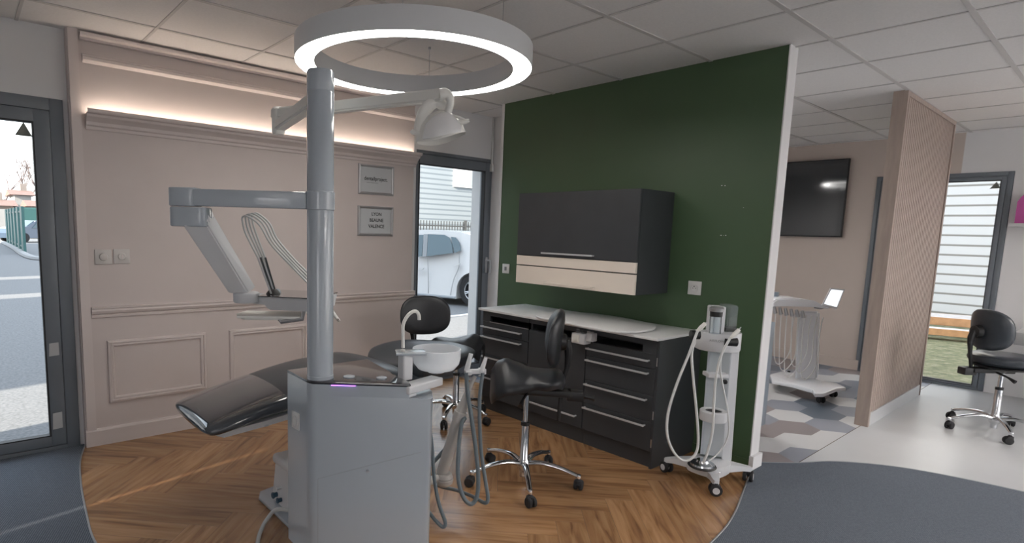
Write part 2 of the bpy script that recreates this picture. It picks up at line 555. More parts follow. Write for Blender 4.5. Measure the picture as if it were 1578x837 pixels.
b = B(); add_box(b, XL - 0.3, XR + 0.3, YB - 0.3, YW + 0.3, -0.12, -0.0008)
struct('floor_slab', b, M['joint'])

# carpet around the oak island
blob = [(0.52, 4.05), (0.455, 3.776), (0.411, 3.433), (0.381, 3.059), (0.368, 2.732), (0.41, 2.3), (0.56, 1.85), (0.85, 1.45), (1.3, 1.18), (1.85, 1.06), (2.53, 1.118), (2.878, 1.176), (3.333, 1.309), (3.66, 1.40)]
blob_s = [(p.x, p.y) for p in spline([(x, y, 0) for x, y in blob], 6)]
arc = [(3.66, 1.40), (3.711, 1.40), (3.906, 1.251), (4.144, 1.106), (4.384, 0.797), (4.515, 0.303), (4.56, -0.4), (4.4, -1.2), (3.9, -2.0)]
arc_s = [(p.x, p.y) for p in spline([(x, y, 0) for x, y in arc], 6)]
outline = blob_s + arc_s[1:] + [(3.3, YB), (XL, YB), (XL, YW)]
def flat_region(name, poly, z0, z1, m):
    b = B()
    vs = [b.verts.new((x, y, z1)) for x, y in poly]
    es = [b.edges.new((vs[i], vs[(i + 1) % len(vs)])) for i in range(len(vs))]
    r = bmesh.ops.triangle_fill(b, edges=es, use_beauty=True)
    fs = [f for f in r['geom'] if isinstance(f, bmesh.types.BMFace)]
    for f in fs:
        f.normal_update()
        if f.normal.z < 0:
            f.normal_flip()
    ex = bmesh.ops.extrude_edge_only(b, edges=es)
    bmesh.ops.translate(b, vec=(0, 0, z0 - z1), verts=[v for v in ex['geom'] if isinstance(v, bmesh.types.BMVert)])
    return struct(name, b, m)
flat_region('carpet', outline, -0.0006, 0.003, M['carpet'])
b = B(); add_tube(b, [(x, y, 0.0032) for x, y in blob_s], 0.0045, 6, sm=False, flat=0.6)
struct('trim_1', b, M['alu'])
b = B(); add_tube(b, [(x, y, 0.0032) for x, y in arc_s], 0.004, 6, sm=False, flat=0.6)
struct('trim_2', b, M['grey_plas'])
# pale vinyl
flat_region('vinyl_floor', [(XR, 1.245), (3.914, 1.245)] + arc_s[11:] + [(3.3, YB), (XR, YB)], -0.0006, 0.0015, M['whitefl'])
# hexagon vinyl
bm = B()
HX, HY, FLT = 0.285, 0.28, 0.105
pal = [0, 1, 2, 3, 2, 1, 3, 0, 2]
cols = {}
poly_hex = []
for i in range(-6, 12):
    for j in range(-6, 14):
        cx_ = 4.94 + i * HX
        cy_ = 1.67 + j * HY + (HY / 2 if i % 2 else 0)
        if not (3.4 < cx_ < 7.6 and 1.0 < cy_ < 4.3):
            continue
        hv = [(cx_ - 0.19, cy_), (cx_ - 0.095, cy_ - HY / 2), (cx_ + 0.095, cy_ - HY / 2), (cx_ + 0.19, cy_), (cx_ + 0.095, cy_ + HY / 2), (cx_ - 0.095, cy_ + HY / 2)]
        hv = [(min(max(x, 3.56), XR), min(max(y, 1.25), YW)) for x, y in hv]
        f = bm.faces.new([bm.verts.new((x, y, 0.001)) for x, y in hv])
        c = random.choice([0, 1, 2, 2, 3, 3])
        c = {(0, 0): 0, (1, -1): 1, (-2, -1): 0, (-1, -1): 2, (-2, 0): 2, (-1, 0): 3, (1, 0): 3, (0, -1): 3, (2, 0): 1, (2, -1): 3, (2, 1): 0, (3, 0): 2, (0, 1): 2, (1, 1): 0, (-1, 1): 1, (3, 1): 0, (4, 0): 3, (4, 1): 1, (3, -1): 0}.get((i, j), c)
        f.material_index = c
        f.normal_update()
        if f.normal.z < 0:
            f.normal_flip()
struct('hexagon_floor', bm, [M['hexw'], M['hexg'], M['hext'], M['hexl']])

# walls
def boxes(name, lst, m, kind=True, parent=None):
    b = B()
    for q in lst:
        add_box(b, *q)
    return struct(name, b, m, parent)
T = 0.28
boxes('wall_back', [(XL - T, -0.62, YW, YW + T, -0.1, H), (-0.62, 0.49, YW, YW + T, 2.04, H), (0.49, 3.005, YW, YW + T, -0.1, H),
                    (3.005, 3.90, YW, YW + T, 2.045, H), (3.90, XR + T, YW, YW + T, -0.1, H)], M['whitewall'])
boxes('wall_side', [(3.90, 4.0, 3.2, YW - 0.0, 0, H)], M['whitewall'])
# green wall with white ends
gw = boxes('wall_green', [(3.556, 3.56, 1.392, 3.57, 0, H)], M['green'])
boxes('wall_core', [(3.5602, 3.66, 1.385, 3.60, 0, H), (3.552, 3.5602, 3.57, 3.60, 0, H), (3.553, 3.5602, 1.385, 1.392, 0, H)], M['whitewall'])
boxes('baseboard_green', [(3.547, 3.5558, 1.392, 1.75, 0, 0.06)], M['green'])
boxes('baseboard_core', [(3.545, 3.672, 1.366, 1.391, 0, 0.085)], M['whitewall'])
# end wall, beige and pale, one window opening
boxes('wall_end_beige', [(XR, XR + T, 1.245, YW, 2.05, H), (XR, XR + T, 1.87, YW, -0.1, 2.05)], M['tan'])
boxes('wall_end', [(XR, XR + T, 0.87, 1.245, 2.05, H), (XR, XR + T, YB, 0.87, -0.1, H)], M['whitewall'])
boxes('baseboard_end', [(XR - 0.015, XR, 1.88, YW, 0, 0.11)], M['tan'])
# unseen walls behind the viewer, their openings added to let in fill light
boxes('wall_front', [(XL - T, XR + T, YB - T, YB, -0.1, 0.35), (XL - T, XR + T, YB - T, YB, 2.2, H), (XL - T, -1.9, YB - T, YB, 0.35, 2.2),
                     (-1.9, 3.4, YB - T, YB, 0.35, 2.2), (5.1, 5.3, YB - T, YB, 0.35, 2.2), (7.0, XR + T, YB - T, YB, 0.35, 2.2)], M['whitewall'])
boxes('wall_west', [(XL - T, XL, YB, -2.6, -0.1, H), (XL - T, XL, -0.6, 2.397, -0.1, H), (XL - T, XL, 2.464, YW, -0.1, H), (XL - T, XL, -2.6, -0.6, 2.1, H), (XL - T, XL, -2.6, -0.6, -0.1, 0.3), (XL - T, XL, 2.397, 2.464, -0.1, 0.3), (XL - T, XL, 2.397, 2.464, 2.0, H)], M['whitewall'])  # narrow slit added to throw a strip of sun across the floor
# ceiling tiles between a T-bar grid
xs = [-2.1, -1.5, -0.9, -0.3, 0.3, 0.9, 1.5, 2.0, 2.5, 3.045, 3.62, 4.2, 4.87, 5.53, 6.12, 6.72, 7.28]
ys = [-3.0, -2.4, -1.8, -1.2, -0.6, 0.03, 0.647, 1.21, 1.83, 2.456, 3.05, 3.635]
ce = boxes('ceiling', [(XL - T, XR + T, YB - T, YW + T, H, H + 0.2)], M['ceil'])
boxes('shade_block', [(XL - T, XR + T, YB - T, YW + T, H + 0.21, 6.8)], M['whitewall'])  # unseen block added above the ceiling to shade the shed outside
bm = B()
for x in xs:
    add_box(bm, x - 0.008, x + 0.008, YB, YW, H - 0.004, H + 0.001)
for y in ys:
    add_box(bm, XL, XR, y - 0.012, y + 0.012, H - 0.0045, H + 0.001)
struct('ceiling_grid', bm, M['tbar'], ce)

# panelled lining of the back wall
XA, XB, YP = 0.515, 2.935, 3.99
wp = boxes('wall_panelling', [(XA, XB, YP, YW, 0, H)], M['plaster'])
boxes('pilaster', [(0.522, 0.572, YP - 0.012, YP, 0.10, H)], M['plaster_trim'], parent=wp)
def x_profile(name, prof, x0, x1, m, parent, y0=YP):
    b = B()
    s0 = [(x0, y0 - o, z) for o, z in prof]
    s1 = [(x1, y0 - o, z) for o, z in prof]
    add_loft(b, [s0, s1])
    return obj(name, b, m, parent, smooth=0)
x_profile('baseboard', [(0, 0), (0.016, 0), (0.016, 0.092), (0.010, 0.104), (0, 0.106)], XA, XB, M['plaster_trim'], wp)
x_profile('chair_rail', [(0, 0.785), (0.010, 0.79), (0.012, 0.803), (0.006, 0.808), (0.018, 0.816), (0.024, 0.830), (0.020, 0.840), (0.026, 0.846), (0.026, 0.853), (0, 0.855)], 0.575, XB + 0.025, M['plaster_trim'], wp)
x_profile('cornice', [(0, 1.885), (0.008, 1.89), (0.010, 1.905), (0.022, 1.912), (0.026, 1.93), (0.045, 1.945), (0.060, 1.955), (0.064, 1.968), (0.088, 1.972), (0.092, 1.982), (0.092, 1.994), (0.082, 1.994), (0.080, 1.975), (0.0, 1.975)], 0.592, XB + 0.02, M['plaster_trim'], wp)
x_profile('upper_moulding', [(0, 2.255), (0.010, 2.26), (0.024, 2.27), (0.026, 2.285), (0.012, 2.292), (0.010, 2.302), (0, 2.306)], 0.59, XB, M['plaster_trim'], wp)
x_profile('top_moulding', [(0, 2.375), (0.016, 2.378), (0.020, 2.39), (0.038, 2.398), (0.044, 2.412), (0, 2.415)], 0.58, XB, M['plaster_trim'], wp)
b = B(); add_box(b, 0.60, XB, YP - 0.050, YP - 0.036, 1.976, 1.981)
obj('led_strip', b, M['cove'], wp, label='warm glowing strip light hidden behind the cornice')
def moulding_frame(x0, x1, z0, z1):
    prof = [(0, 0), (0.005, 0.014), (0.016, 0.017), (0.020, 0.008), (0.030, 0.012), (0.036, 0.010), (0.040, 0)]
    b = B()
    cs = [(x0, z0, 1, 1), (x1, z0, -1, 1), (x1, z1, -1, -1), (x0, z1, 1, -1)]
    secs = [[(x + sx * i, YP - o, z + sz * i) for i, o in prof] for x, z, sx, sz in cs]
    rings = [[b.verts.new(p) for p in s] for s in secs]
    for k in range(4):
        A, C = rings[k], rings[(k + 1) % 4]
        for i in range(len(prof) - 1):
            b.faces.new((A[i], A[i + 1], C[i + 1], C[i]))
    bmesh.ops.recalc_face_normals(b, faces=b.faces)
    return obj('panel_moulding', b, M['plaster_trim'], wp, smooth=0)
moulding_frame(0.648, 1.232, 0.255, 0.645)
moulding_frame(1.385, 1.965, 0.255, 0.645)

# glazed doors in the back wall and end window
def glazed(name, x0, x1, y, zt, fr, glass, axis='x', leaf=0.075, label=None, kind='structure', depth=0.07):
    """frame of a full height glazed door in the plane y (axis x) or x (axis y)"""
    gx0, gx1, gz0, gz1 = glass
    def bb(b, a0, a1, d0, d1, z0, z1, bev=0.0):
        if axis == 'x':
            add_box(b, a0, a1, y + d0, y + d1, z0, z1, bev=bev)
        else:
            add_box(b, y + d0, y + d1, a0, a1, z0, z1, bev=bev)
    fr0 = B()
    for q in ((x0, x0 + fr, 0, zt), (x1 - fr, x1, 0, zt), (x0 + fr, x1 - fr, zt - fr, zt), (x0 + fr, x1 - fr, 0, 0.025)):
        bb(fr0, q[0], q[1], -0.012, depth, q[2], q[3], bev=0.002)
    root = obj(name, fr0, M['anthra'])
    root['kind'] = kind
    lf = B()
    lx0, lx1 = x0 + fr + 0.004, x1 - fr - 0.004
    lz0, lz1 = 0.03, zt - fr - 0.004
    for q in ((lx0, gx0, lz0, lz1), (gx1, lx1, lz0, lz1), (gx0, gx1, lz0, gz0), (gx0, gx1, gz1, lz1)):
        bb(lf, q[0], q[1], -0.018, depth - 0.015, q[2], q[3], bev=0.002)
    obj('leaf_frame', lf, M['anthra'], root)
    se = B()
    s = 0.007
    for q in ((gx0 - 0.001, gx0 + s, gz0, gz1), (gx1 - s, gx1 + 0.001, gz0, gz1), (gx0 + s, gx1 - s, gz0 - 0.001, gz0 + s), (gx0 + s, gx1 - s, gz1 - s, gz1 + 0.001)):
        bb(se, q[0], q[1], -0.016, 0.03, q[2], q[3])
    obj('glazing_seal', se, M['seal'], root)
    gl = B()
    bb(gl, gx0, gx1, 0.018, 0.024, gz0, gz1)
    obj('pane', gl, M['glass'], root)
    return root
d1 = glazed('door_1', -0.62, 0.492, YW + 0.0, 2.04, 0.066, (-0.47, 0.348, 0.089, 1.902))
d2 = glazed('door_2', 3.008, 3.897, YW + 0.015, 2.045, 0.03, (3.040, 3.812, 0.10, 1.932))
w1 = glazed('window_1', 0.872, 1.905, XR + 0.0, 2.05, 0.04, (0.950, 1.79, 0.045, 1.975), axis='y')
# lever handle of the back door
b = B()
add_box(b, 3.838, 3.866, YW - 0.016, YW - 0.003, 0.98, 1.13, bev=0.004)
add_tube(b, [(3.852, YW - 0.01, 1.10), (3.852, YW - 0.06, 1.10), (3.852, YW - 0.065, 1.09), (3.85, YW - 0.065, 0.985)], 0.009, 10, sm=False)
obj('door_handle', b, M['steel'], d2)
# taped stickers and triangle markers
def ysheet(name, x0, x1, z0, z1, y, m, parent, label, tilt=0.0):
    b = B(); add_hexa(b, [(x0, y, z0), (x1, y, z0 + tilt), (x1, y - 0.0012, z0 + tilt), (x0, y - 0.0012, z0), (x0 + tilt, y, z1), (x1, y, z1 + tilt), (x1, y - 0.0012, z1 + tilt), (x0 + tilt, y - 0.0012, z1)])
    return obj(name, b, m, parent, smooth=0, label=label)
ysheet('paper_tag', 0.358, 0.408, 0.572, 0.648, YW - 0.0182, M['tabwhite'], d1, 'small pale paper tag taped to the door stile, upper one', 0.004)
ysheet('paper_tag', 0.356, 0.406, 0.130, 0.228, YW - 0.0182, M['tabwhite'], d1, 'small pale paper tag taped to the door stile, lower one', 0.004)
def tri_marker(parent, pts, label):
    b = B()
    p = [Vector(q) for q in pts]
    nrm = (p[1] - p[0]).cross(p[2] - p[0]).normalized() * 0.001
    a = [b.verts.new(q) for q in p]; c = [b.verts.new(q + nrm) for q in p]
    b.faces.new(a); b.faces.new(c[::-1])
    for i in range(3):
        b.faces.new((a[i], c[i], c[(i + 1) % 3], a[(i + 1) % 3]))
    bmesh.ops.recalc_face_normals(b, faces=b.faces)
    return obj('triangle_marker', b, M['triangle'], parent, smooth=0, label=label)
tri_marker(d1, [PY(23, 208, YW + 0.016), PY(50, 211, YW + 0.016), PY(36, 188, YW + 0.016)], 'grey triangle sticker on the glass')
tri_marker(w1, [PX(1525, 291, XR + 0.016), PX(1542, 290, XR + 0.016), PX(1536, 280, XR + 0.016)], 'grey triangle sticker on the glass')
# white cable duct above the back door
b = B(); add_box(b, 3.872, 3.889, YW - 0.014, YW, 2.0, H, bev=0.002); add_box(b, 3.862, 3.888, YW - 0.03, YW, 1.93, 2.0, bev=0.003)
struct('trim_3', b, M['sockets'])

# timber clad partition
pt = boxes('wall_partition', [(5.13, 5.165, 1.203, 1.29, 0, H), (6.65, 6.685, 1.203, 1.29, 0, H), (5.165, 6.65, 1.203, 1.29, H - 0.035, H), (5.165, 6.65, 1.222, 1.29, 0, H - 0.035)], M['oak'])
bm = B()
n = 30
for i in range(n):
    x = 5.168 + (6.647 - 5.168) * i / n
    add_box(bm, x, x + (6.647 - 5.168) / n * 0.80, 1.212, 1.2222, 0.102, H - 0.036)
obj('slats', bm, M['oak'], pt, smooth=0)
bm = B(); add_box(bm, 5.168, 6.647, 1.206, 1.222, 0.0, 0.10)
obj('plinth', bm, M['whitefl'], pt, smooth=0)

# ================================================================== RING PENDANTS
def ring_lamp(cx, cy, z0, ro, ri, h, label, cables, m_led, up=False):
    t = thing('ring_pendant_lamp', label, 'lamp', (cx, cy, z0))
    b = B()
    n = 96
    prof = [(ri, 0.0), (ri - 0.003, 0.0), (ri - 0.003, h), (ro + 0.003, h), (ro + 0.003, 0.0), (ro, 0.0), (ro, 0.006), (ri, 0.006)]
    rings = [[b.verts.new((cx + r * math.cos(2 * PI * k / n), cy + r * math.sin(2 * PI * k / n), z0 + z)) for k in range(n)] for r, z in prof]
    for i in range(len(prof)):
        A, C = rings[i], rings[(i + 1) % len(prof)]
        for k in range(n):
            b.faces.new((A[k], A[(k + 1) % n], C[(k + 1) % n], C[k]))
    bmesh.ops.recalc_face_normals(b, faces=b.faces)
    obj('housing', b, M['white_mat'], t)
    b = B()
    rings = [[b.verts.new((cx + r * math.cos(2 * PI * k / n), cy + r * math.sin(2 * PI * k / n), z0 + z)) for k in range(n)] for r, z in ((ri, 0.004), (ro, 0.004), (ro, 0.0055), (ri, 0.0055))]
    for i in range(4):
        A, C = rings[i], rings[(i + 1) % 4]
        for k in range(n):
            b.faces.new((A[k], A[(k + 1) % n], C[(k + 1) % n], C[k]))
    bmesh.ops.recalc_face_normals(b, faces=b.faces)
    obj('diffuser', b, m_led, t, label='glowing white light ring')
    if up:  # upward glow added for the out-of-view fill lamps
        b = B()
        rings = [[b.verts.new((cx + r * math.cos(2 * PI * k / n), cy + r * math.sin(2 * PI * k / n), z0 + h + z)) for k in range(n)] for r, z in ((ri + 0.01, 0.001), (ro - 0.01, 0.001), (ro - 0.01, 0.003), (ri + 0.01, 0.003))]
        for i in range(4):
            A, C = rings[i], rings[(i + 1) % 4]
            for k in range(n):
                b.faces.new((A[k], A[(k + 1) % n], C[(k + 1) % n], C[k]))
        bmesh.ops.recalc_face_normals(b, faces=b.faces)
        obj('fill_uplight', b, m_led, t)
    for a in cables:
        b = B()
        x, y = cx + (ro + ri) / 2 * math.cos(a), cy + (ro + ri) / 2 * math.sin(a)
        add_tube(b, [(x, y, z0 + h), (x, y, H - 0.012)], 0.0016, 6, sm=False)
        add_lathe(b, [(0, 0), (0.008, 0), (0.008, 0.012), (0, 0.012)], (x, y, H - 0.0135), 12)
        add_lathe(b, [(0, 0), (0.006, 0), (0.006, 0.01), (0, 0.01)], (x, y, z0 + h), 12)
        obj('cable', b, M['steel'], t)
    return t
def _ang(px, py):
    p = PZ(px, py, 2.258)
    return math.atan2(p.y - 2.455, p.x - 1.798)
a0 = math.atan2(2.789 - 2.455, 2.137 - 1.798)
ring_lamp(1.798, 2.455, 2.16, 0.580, 0.492, 0.098, 'large white ring lamp hanging over the dental chair', [a0, _ang(620, 10), _ang(795, 36)], M['led'])

# ================================================================== DENTAL UNIT
UX, UY = 1.066, 2.045
unit = thing('dental_unit', 'tall white dental treatment unit with round column and water bowl', 'dental unit', (UX, UY, 0))
UP = [(1.014, 2.232), (1.008, 2.05), (1.008, 2.025), (1.014, 2.008), (1.026, 1.994), (1.352, 1.718), (1.366, 1.714), (1.382, 1.722), (1.44, 1.80), (1.45, 1.83), (1.45, 2.232)]
b = B()
add_prism(b, UP, 0.03, 0.716)
obj('body', b, M['white_gloss'], unit)
# higher front part beneath the glass
UPT = [(1.014, 2.232), (1.008, 2.05), (1.008, 2.025), (1.014, 2.008), (1.026, 1.994), (1.297, 1.765), (1.303, 1.768), (1.318, 1.80), (1.40, 2.232)]
b = B(); add_prism(b, UPT, 0.716, 0.762)
obj('upper_body', b, M['white_gloss'], unit)
b = B(); add_prism(b, [((x - UX) * 1.012 + UX, (y - UY) * 1.012 + UY) for x, y in UPT], 0.762, 0.772, bev=0.003)
obj('glass_top', b, M['darkglass'], unit, label='dark glossy glass top')
# front face frame of reference
FA, FB = Vector((1.026, 1.994, 0)), Vector((1.352, 1.718, 0))
fx = (FB - FA).normalized()
fn = Vector((fx.y, -fx.x, 0))       # outward
FM = Matrix.Translation(FA) @ Matrix((fx, fn, Vector((0, 0, 1)))).transposed().to_4x4()
FL = (FB - FA).length
b = B()
add_box(b, 0.055, 0.15, 0.0035, 0.0050, 0.7600, 0.7625, mtx=FM)
obj('status_light', b, M['purple'], unit, label='thin purple glowing light strip')
# seam lines of the service panel (thin dark gaps)
b = B()
add_hexa(b, [FM @ Vector(p) for p in ((0.004, -0.001, 0.4235), (FL + 0.055, -0.001, 0.500), (FL + 0.055, 0.0006, 0.500), (0.004, 0.0006, 0.4235), (0.004, -0.001, 0.4255), (FL + 0.055, -0.001, 0.502), (FL + 0.055, 0.0006, 0.502), (0.004, 0.0006, 0.4255))] if False else [FM @ Vector(p) for p in ((0.004, -0.001, 0.3800), (FL - 0.02, -0.001, 0.5020), (FL - 0.02, 0.0008, 0.5020), (0.004, 0.0008, 0.3800), (0.004, -0.001, 0.3818), (FL - 0.02, -0.001, 0.5038), (FL - 0.02, 0.0008, 0.5038), (0.004, 0.0008, 0.3818))])
add_box(b, 0.003, 0.005, -0.001, 0.0008, 0.04, 0.3810, mtx=FM)
obj('panel_seam', b, M['grey_plas'], unit, smooth=0)
b = B()
add_lathe(b, [(0, 0.004), (0.006, 0.004), (0.007, 0)], n=16, mtx=FM @ Matrix.Translation((0.20, 0.0, 0.418)) @ Matrix.Rotation(-PI / 2, 4, 'X'))
obj('panel_lock', b, M['steel'], unit)
# socket on the side
b = B(); add_box(b, 1.0045, 1.0125, 2.112, 2.175, 0.545, 0.615, bev=0.002)
add_lathe(b, [(0.022, 0.0), (0.022, 0.004), (0.018, 0.004), (0.018, 0.001), (0, 0.001)], n=20, mtx=Matrix.Translation((1.0045, 2.143, 0.58)) @ Matrix.Rotation(-PI / 2, 4, 'Y'))
obj('side_socket', b, M['sockets'], unit)
# buttons on the glass
for (px, py, a) in ((538, 581, 0.023), (588, 583, 0.021)):
    c = PZ(px, py, 0.772)
    b = B(); add_lathe(b, [(a * 0.6, 0.006), (a, 0.004), (a, 0)], c, 24)
    add_lathe(b, [(0, 0.0065), (a * 0.6, 0.006)], c, 24)
    obj('touch_button', b, M['white_gloss'], unit, label='oval white button on the glass top')
# column
b = B()
R = 0.0505
add_lathe(b, [(0, 0.772), (R + 0.0015, 0.772), (R + 0.0015, 0.785), (R, 0.787), (R, 1.862), (R - 0.001, 1.864), (R, 1.866), (R, 1.932), (R - 0.004, 1.940), (0, 1.942)], (UX, UY, 0), 48)
obj('column', b, M['white_gloss'], unit)
# bowl arm block
A1, A2 = PZ(634, 596, 0.765), PZ(687, 581, 0.765)
A2 = Vector((A2.x, A2.y, 0)); A1 = Vector((A1.x, A1.y, 0))
am = frame_mtx(A1, A2 - A1)
AL = (A2 - A1).length
b = B(); add_box(b, -0.01, AL - 0.015, 0.0, 0.065, 0.732, 0.765, mtx=am, bev=0.006, seg=3)
add_box(b, -0.005, 0.045, 0.01, 0.07, 0.7165, 0.7315, mtx=am, bev=0.006, seg=2)
obj('bowl_arm', b, M['white_mat'], unit)
BC = PH(672, 577, 2.42)
BC.z = 0.772
b = B()
add_lathe(b, [(0, 0.004), (0.050, 0.004), (0.078, 0.012), (0.096, 0.034), (0.102, 0.060), (0.103, 0.098), (0.100, 0.099), (0.098, 0.062), (0.092, 0.038), (0.074, 0.018), (0.02, 0.013), (0, 0.011)], BC, 40)
obj('rinsing_bowl', b, M['frost'], unit, label='round frosted glass rinsing bowl')
b = B()
add_lathe(b, [(0, 0), (0.035, 0), (0.030, 0.006), (0, 0.006)], BC + Vector((0, 0, -0.004)), 24)
add_lathe(b, [(0.022, 0.012), (0.022, 0.020), (0.012, 0.022), (0, 0.022)], BC, 20)
obj('bowl_drain', b, M['white_mat'], unit)
PC = PH(624, 590, 2.30)
b = B()
add_prism(b, superell(PC.x, PC.y, 0.024, 0.024, 5, 24), 0.765, 0.868, bev=0.002)
obj('tap_column', b, M['white_mat'], unit)
b = B()
tm = frame_mtx((PC.x, PC.y, 0), RH + FH * 0.15)
add_box(b, -0.040, 0.082, -0.035, 0.045, 0.866, 0.878, mtx=tm, bev=0.004)
obj('tap_plate', b, M['white_gloss'], unit)
b = B()
add_tube(b, [PH(621, 536, 2.30), PH(621, 515, 2.30), PH(621.5, 500, 2.30), PH(628, 487, 2.31), PH(636, 480.5, 2.32), PH(642, 480.5, 2.33), PH(645.5, 486, 2.33), PH(646, 493, 2.33)], 0.0072, 12)
add_lathe(b, [(0.010, 0), (0.010, 0.008), (0, 0.008)], (PH(621, 536, 2.30).x, PH(621, 536, 2.30).y, 0.877), 16)
obj('cup_filler_spout', b, M['white_warm'], unit, label='thin white bent water spout')
# small connection box and base plate behind the unit
b = B()
bp = [(1.07, 2.36), (1.07, 2.70), (1.10, 2.76), (1.18, 2.78), (1.75, 2.78), (1.75, 2.30), (1.15, 2.30)]
add_prism(b, [(x, y) for x, y in bp], 0.0, 0.022, bev=0.008)
obj('base_plate', b, M['white_gloss'], unit)
b = B()
Q = PZ(418, 770, 0.0225)
add_hexa(b, [(Q.x, 2.26, 0.0225), (1.50, 2.26, 0.0225), (1.50, Q.y, 0.0225), (Q.x, Q.y, 0.0225), (Q.x + 0.004, 2.26, 0.235), (1.50, 2.26, 0.235), (1.50, Q.y - 0.02, 0.235), (Q.x + 0.012, Q.y - 0.02, 0.235)])
bmesh.ops.bevel(b, geom=list(b.edges), offset=0.012, segments=3, affect='EDGES')
obj('connection_box', b, M['white_mat'], unit)
b = B(); add_box(b, Q.x + 0.002, 1.52, 2.255, Q.y - 0.005, 0.215, 0.265, bev=0.018, seg=3)
obj('connection_box_lid', b, M['white_mat'], unit)
for (px, py, m, r) in ((427, 762, 'valve', 0.012), (434, 770, 'valve', 0.010), (433, 751, 'white_mat', 0.008)):
    c = PX(px, py, Q.x + 0.002)
    b = B(); add_tube(b, [c + Vector((0.012, 0, 0)), c + Vector((-0.016, 0, 0))], r, 12, sm=False)
    add_tube(b, [c + Vector((-0.016, 0, 0)), c + Vector((-0.024, 0, 0))], r * 1.3, 6, sm=False)
    obj('valve', b, M[m], unit)
b = B()
add_tube(b, [(1.16, 2.30, 0.10), (1.10, 2.29, 0.10), PZ(428, 785, 0.09), PZ(412, 800, 0.04), PZ(402, 818, 0.012), PZ(397, 837, 0.010), PZ(394, 870, 0.010)], 0.009, 10)
obj('supply_cable', b, M['hose_l'], unit)

# suction holder with hoses
b = B()
SW = PH(684, 738, 2.66)
add_lathe(b, [(0, -0.035), (0.028, -0.032), (0.042, -0.018), (0.045, 0), (0.042, 0.004), (0.044, 0.010), (0.038, 0.026), (0.020, 0.038), (0, 0.04)], SW, 28)
obj('swivel_joint', b, M['pipe'], unit)
b = B()
add_tube(b, [SW + Vector((0, 0, 0.01)), Vector((1.60, 2.05, SW.z + 0.005)), Vector((1.40, 2.1, SW.z))], 0.02, 12, sm=False)
obj('swivel_link', b, M['pipe'], unit)
b = B()
add_tube(b, [PH(681, 730, 2.66), PH(708, 640, 2.64)], [0.029, 0.027], 20, sm=False)
add_tube(b, [PH(706, 648, 2.64), PH(710, 634, 2.64)], 0.031, 20, sm=False)
add_tube(b, [PH(710, 634, 2.64), PH(718, 612, 2.63), PH(722, 600, 2.63)], [0.026, 0.017, 0.014], 16, sm=False)
add_tube(b, [PH(722, 600, 2.63), PH(732, 580, 2.63)], [0.012, 0.010], 12, sm=False)
obj('holder_stem', b, M['pipe'], unit, label='beige telescopic stem')
hb = frame_mtx(PH(732, 572, 2.63), RH + FH * 0.25)
b = B(); add_box(b, -0.045, 0.048, -0.014, 0.014, -0.012, 0.008, mtx=hb, bev=0.004)
add_box(b, -0.048, -0.018, -0.018, 0.018, -0.016, 0.004, mtx=hb, bev=0.004)
add_box(b, 0.018, 0.050, -0.018, 0.018, -0.014, 0.012, mtx=hb, bev=0.004)
obj('tube_holder', b, M['white_mat'], unit)
for a_, c_, r_ in (((719, 572), (726, 545), (0.013, 0.010)), ((742, 572), (749, 551), (0.012, 0.008))):
    b = B()
    add_tube(b, [PH(*a_, 2.62), PH(*c_, 2.63)], list(r_), 14, sm=False)
    obj('suction_tip', b, M['white_mat'], unit)
hz = 0.0095
H1 = [PH(719, 574, 2.61), PH(720, 600, 2.61), PH(726, 640, 2.60), PH(733, 690, 2.58), PH(737, 735, 2.56), PH(735, 765, 2.54), PH(726, 777, 2.53), PH(714, 766, 2.53), PH(706, 735, 2.54), PH(707, 690, 2.57), PH(711, 655, 2.60), PH(716, 645, 2.62), PH(710, 655, 2.66), PH(695, 680, 2.70), PH(672, 708, 2.70), PH(655, 722, 2.66)]
b = B(); add_tube(b, H1, 0.0098, 12)
obj('suction_hose', b, M['hose'], unit)
H2 = [PH(744, 575, 2.62), PH(739, 620, 2.61), PH(741, 690, 2.59), PH(748, 740, 2.57), PH(752, 768, 2.55), PH(747, 775, 2.55), PH(730, 766, 2.62), PH(705, 756, 2.70), PH(680, 750, 2.72), PH(664, 742, 2.70)]
b = B(); add_tube(b, H2, 0.0088, 12)
obj('suction_hose', b, M['hose'], unit)
H3 = [PH(661, 655, 2.40), PH(666, 690, 2.40), PH(669, 735, 2.38), PH(676, 775, 2.36), PH(686, 805, 2.35), PH(682, 812, 2.35), PH(672, 803, 2.36), PH(663, 792, 2.40), PH(655, 780, 2.45)]
b = B(); add_tube(b, H3, 0.0080, 12)
obj('suction_hose', b, M['hose'], unit)

# instrument arm and console
con = thing('instrument_console', 'grey swing arm carrying the instrument tray with looping hoses', 'instrument console', (UX, UY, 0))
b = B()
add_lathe(b, [(R + 0.0006, 1.428), (R + 0.004, 1.430), (R + 0.004, 1.496), (R + 0.0006, 1.498)], (UX, UY, 0), 48)
obj('arm_collar', b, M['white_gloss'], con)
LE = PH(268, 308, 2.25)
du = Vector((LE.x - UX, LE.y - UY, 0))
LA = du.length
cm = frame_mtx((UX, UY, 0), du)
b = B(); add_box(b, R - 0.004, LA - 0.03, -0.036, 0.036, 1.430, 1.494, mtx=cm, bev=0.006)
add_prism(b, superell(LA - 0.045, 0, 0.055, 0.040, 4, 28), 1.428, 1.498, mtx=cm, bev=0.005)
obj('swing_arm', b, M['white_gloss'], con)
b = B()
add_prism(b, superell(LA - 0.065, 0, 0.070, 0.044, 5, 28), 1.352, 1.4255, mtx=cm, bev=0.006)
obj('arm_joint', b, M['white_gloss'], con)
b = B()
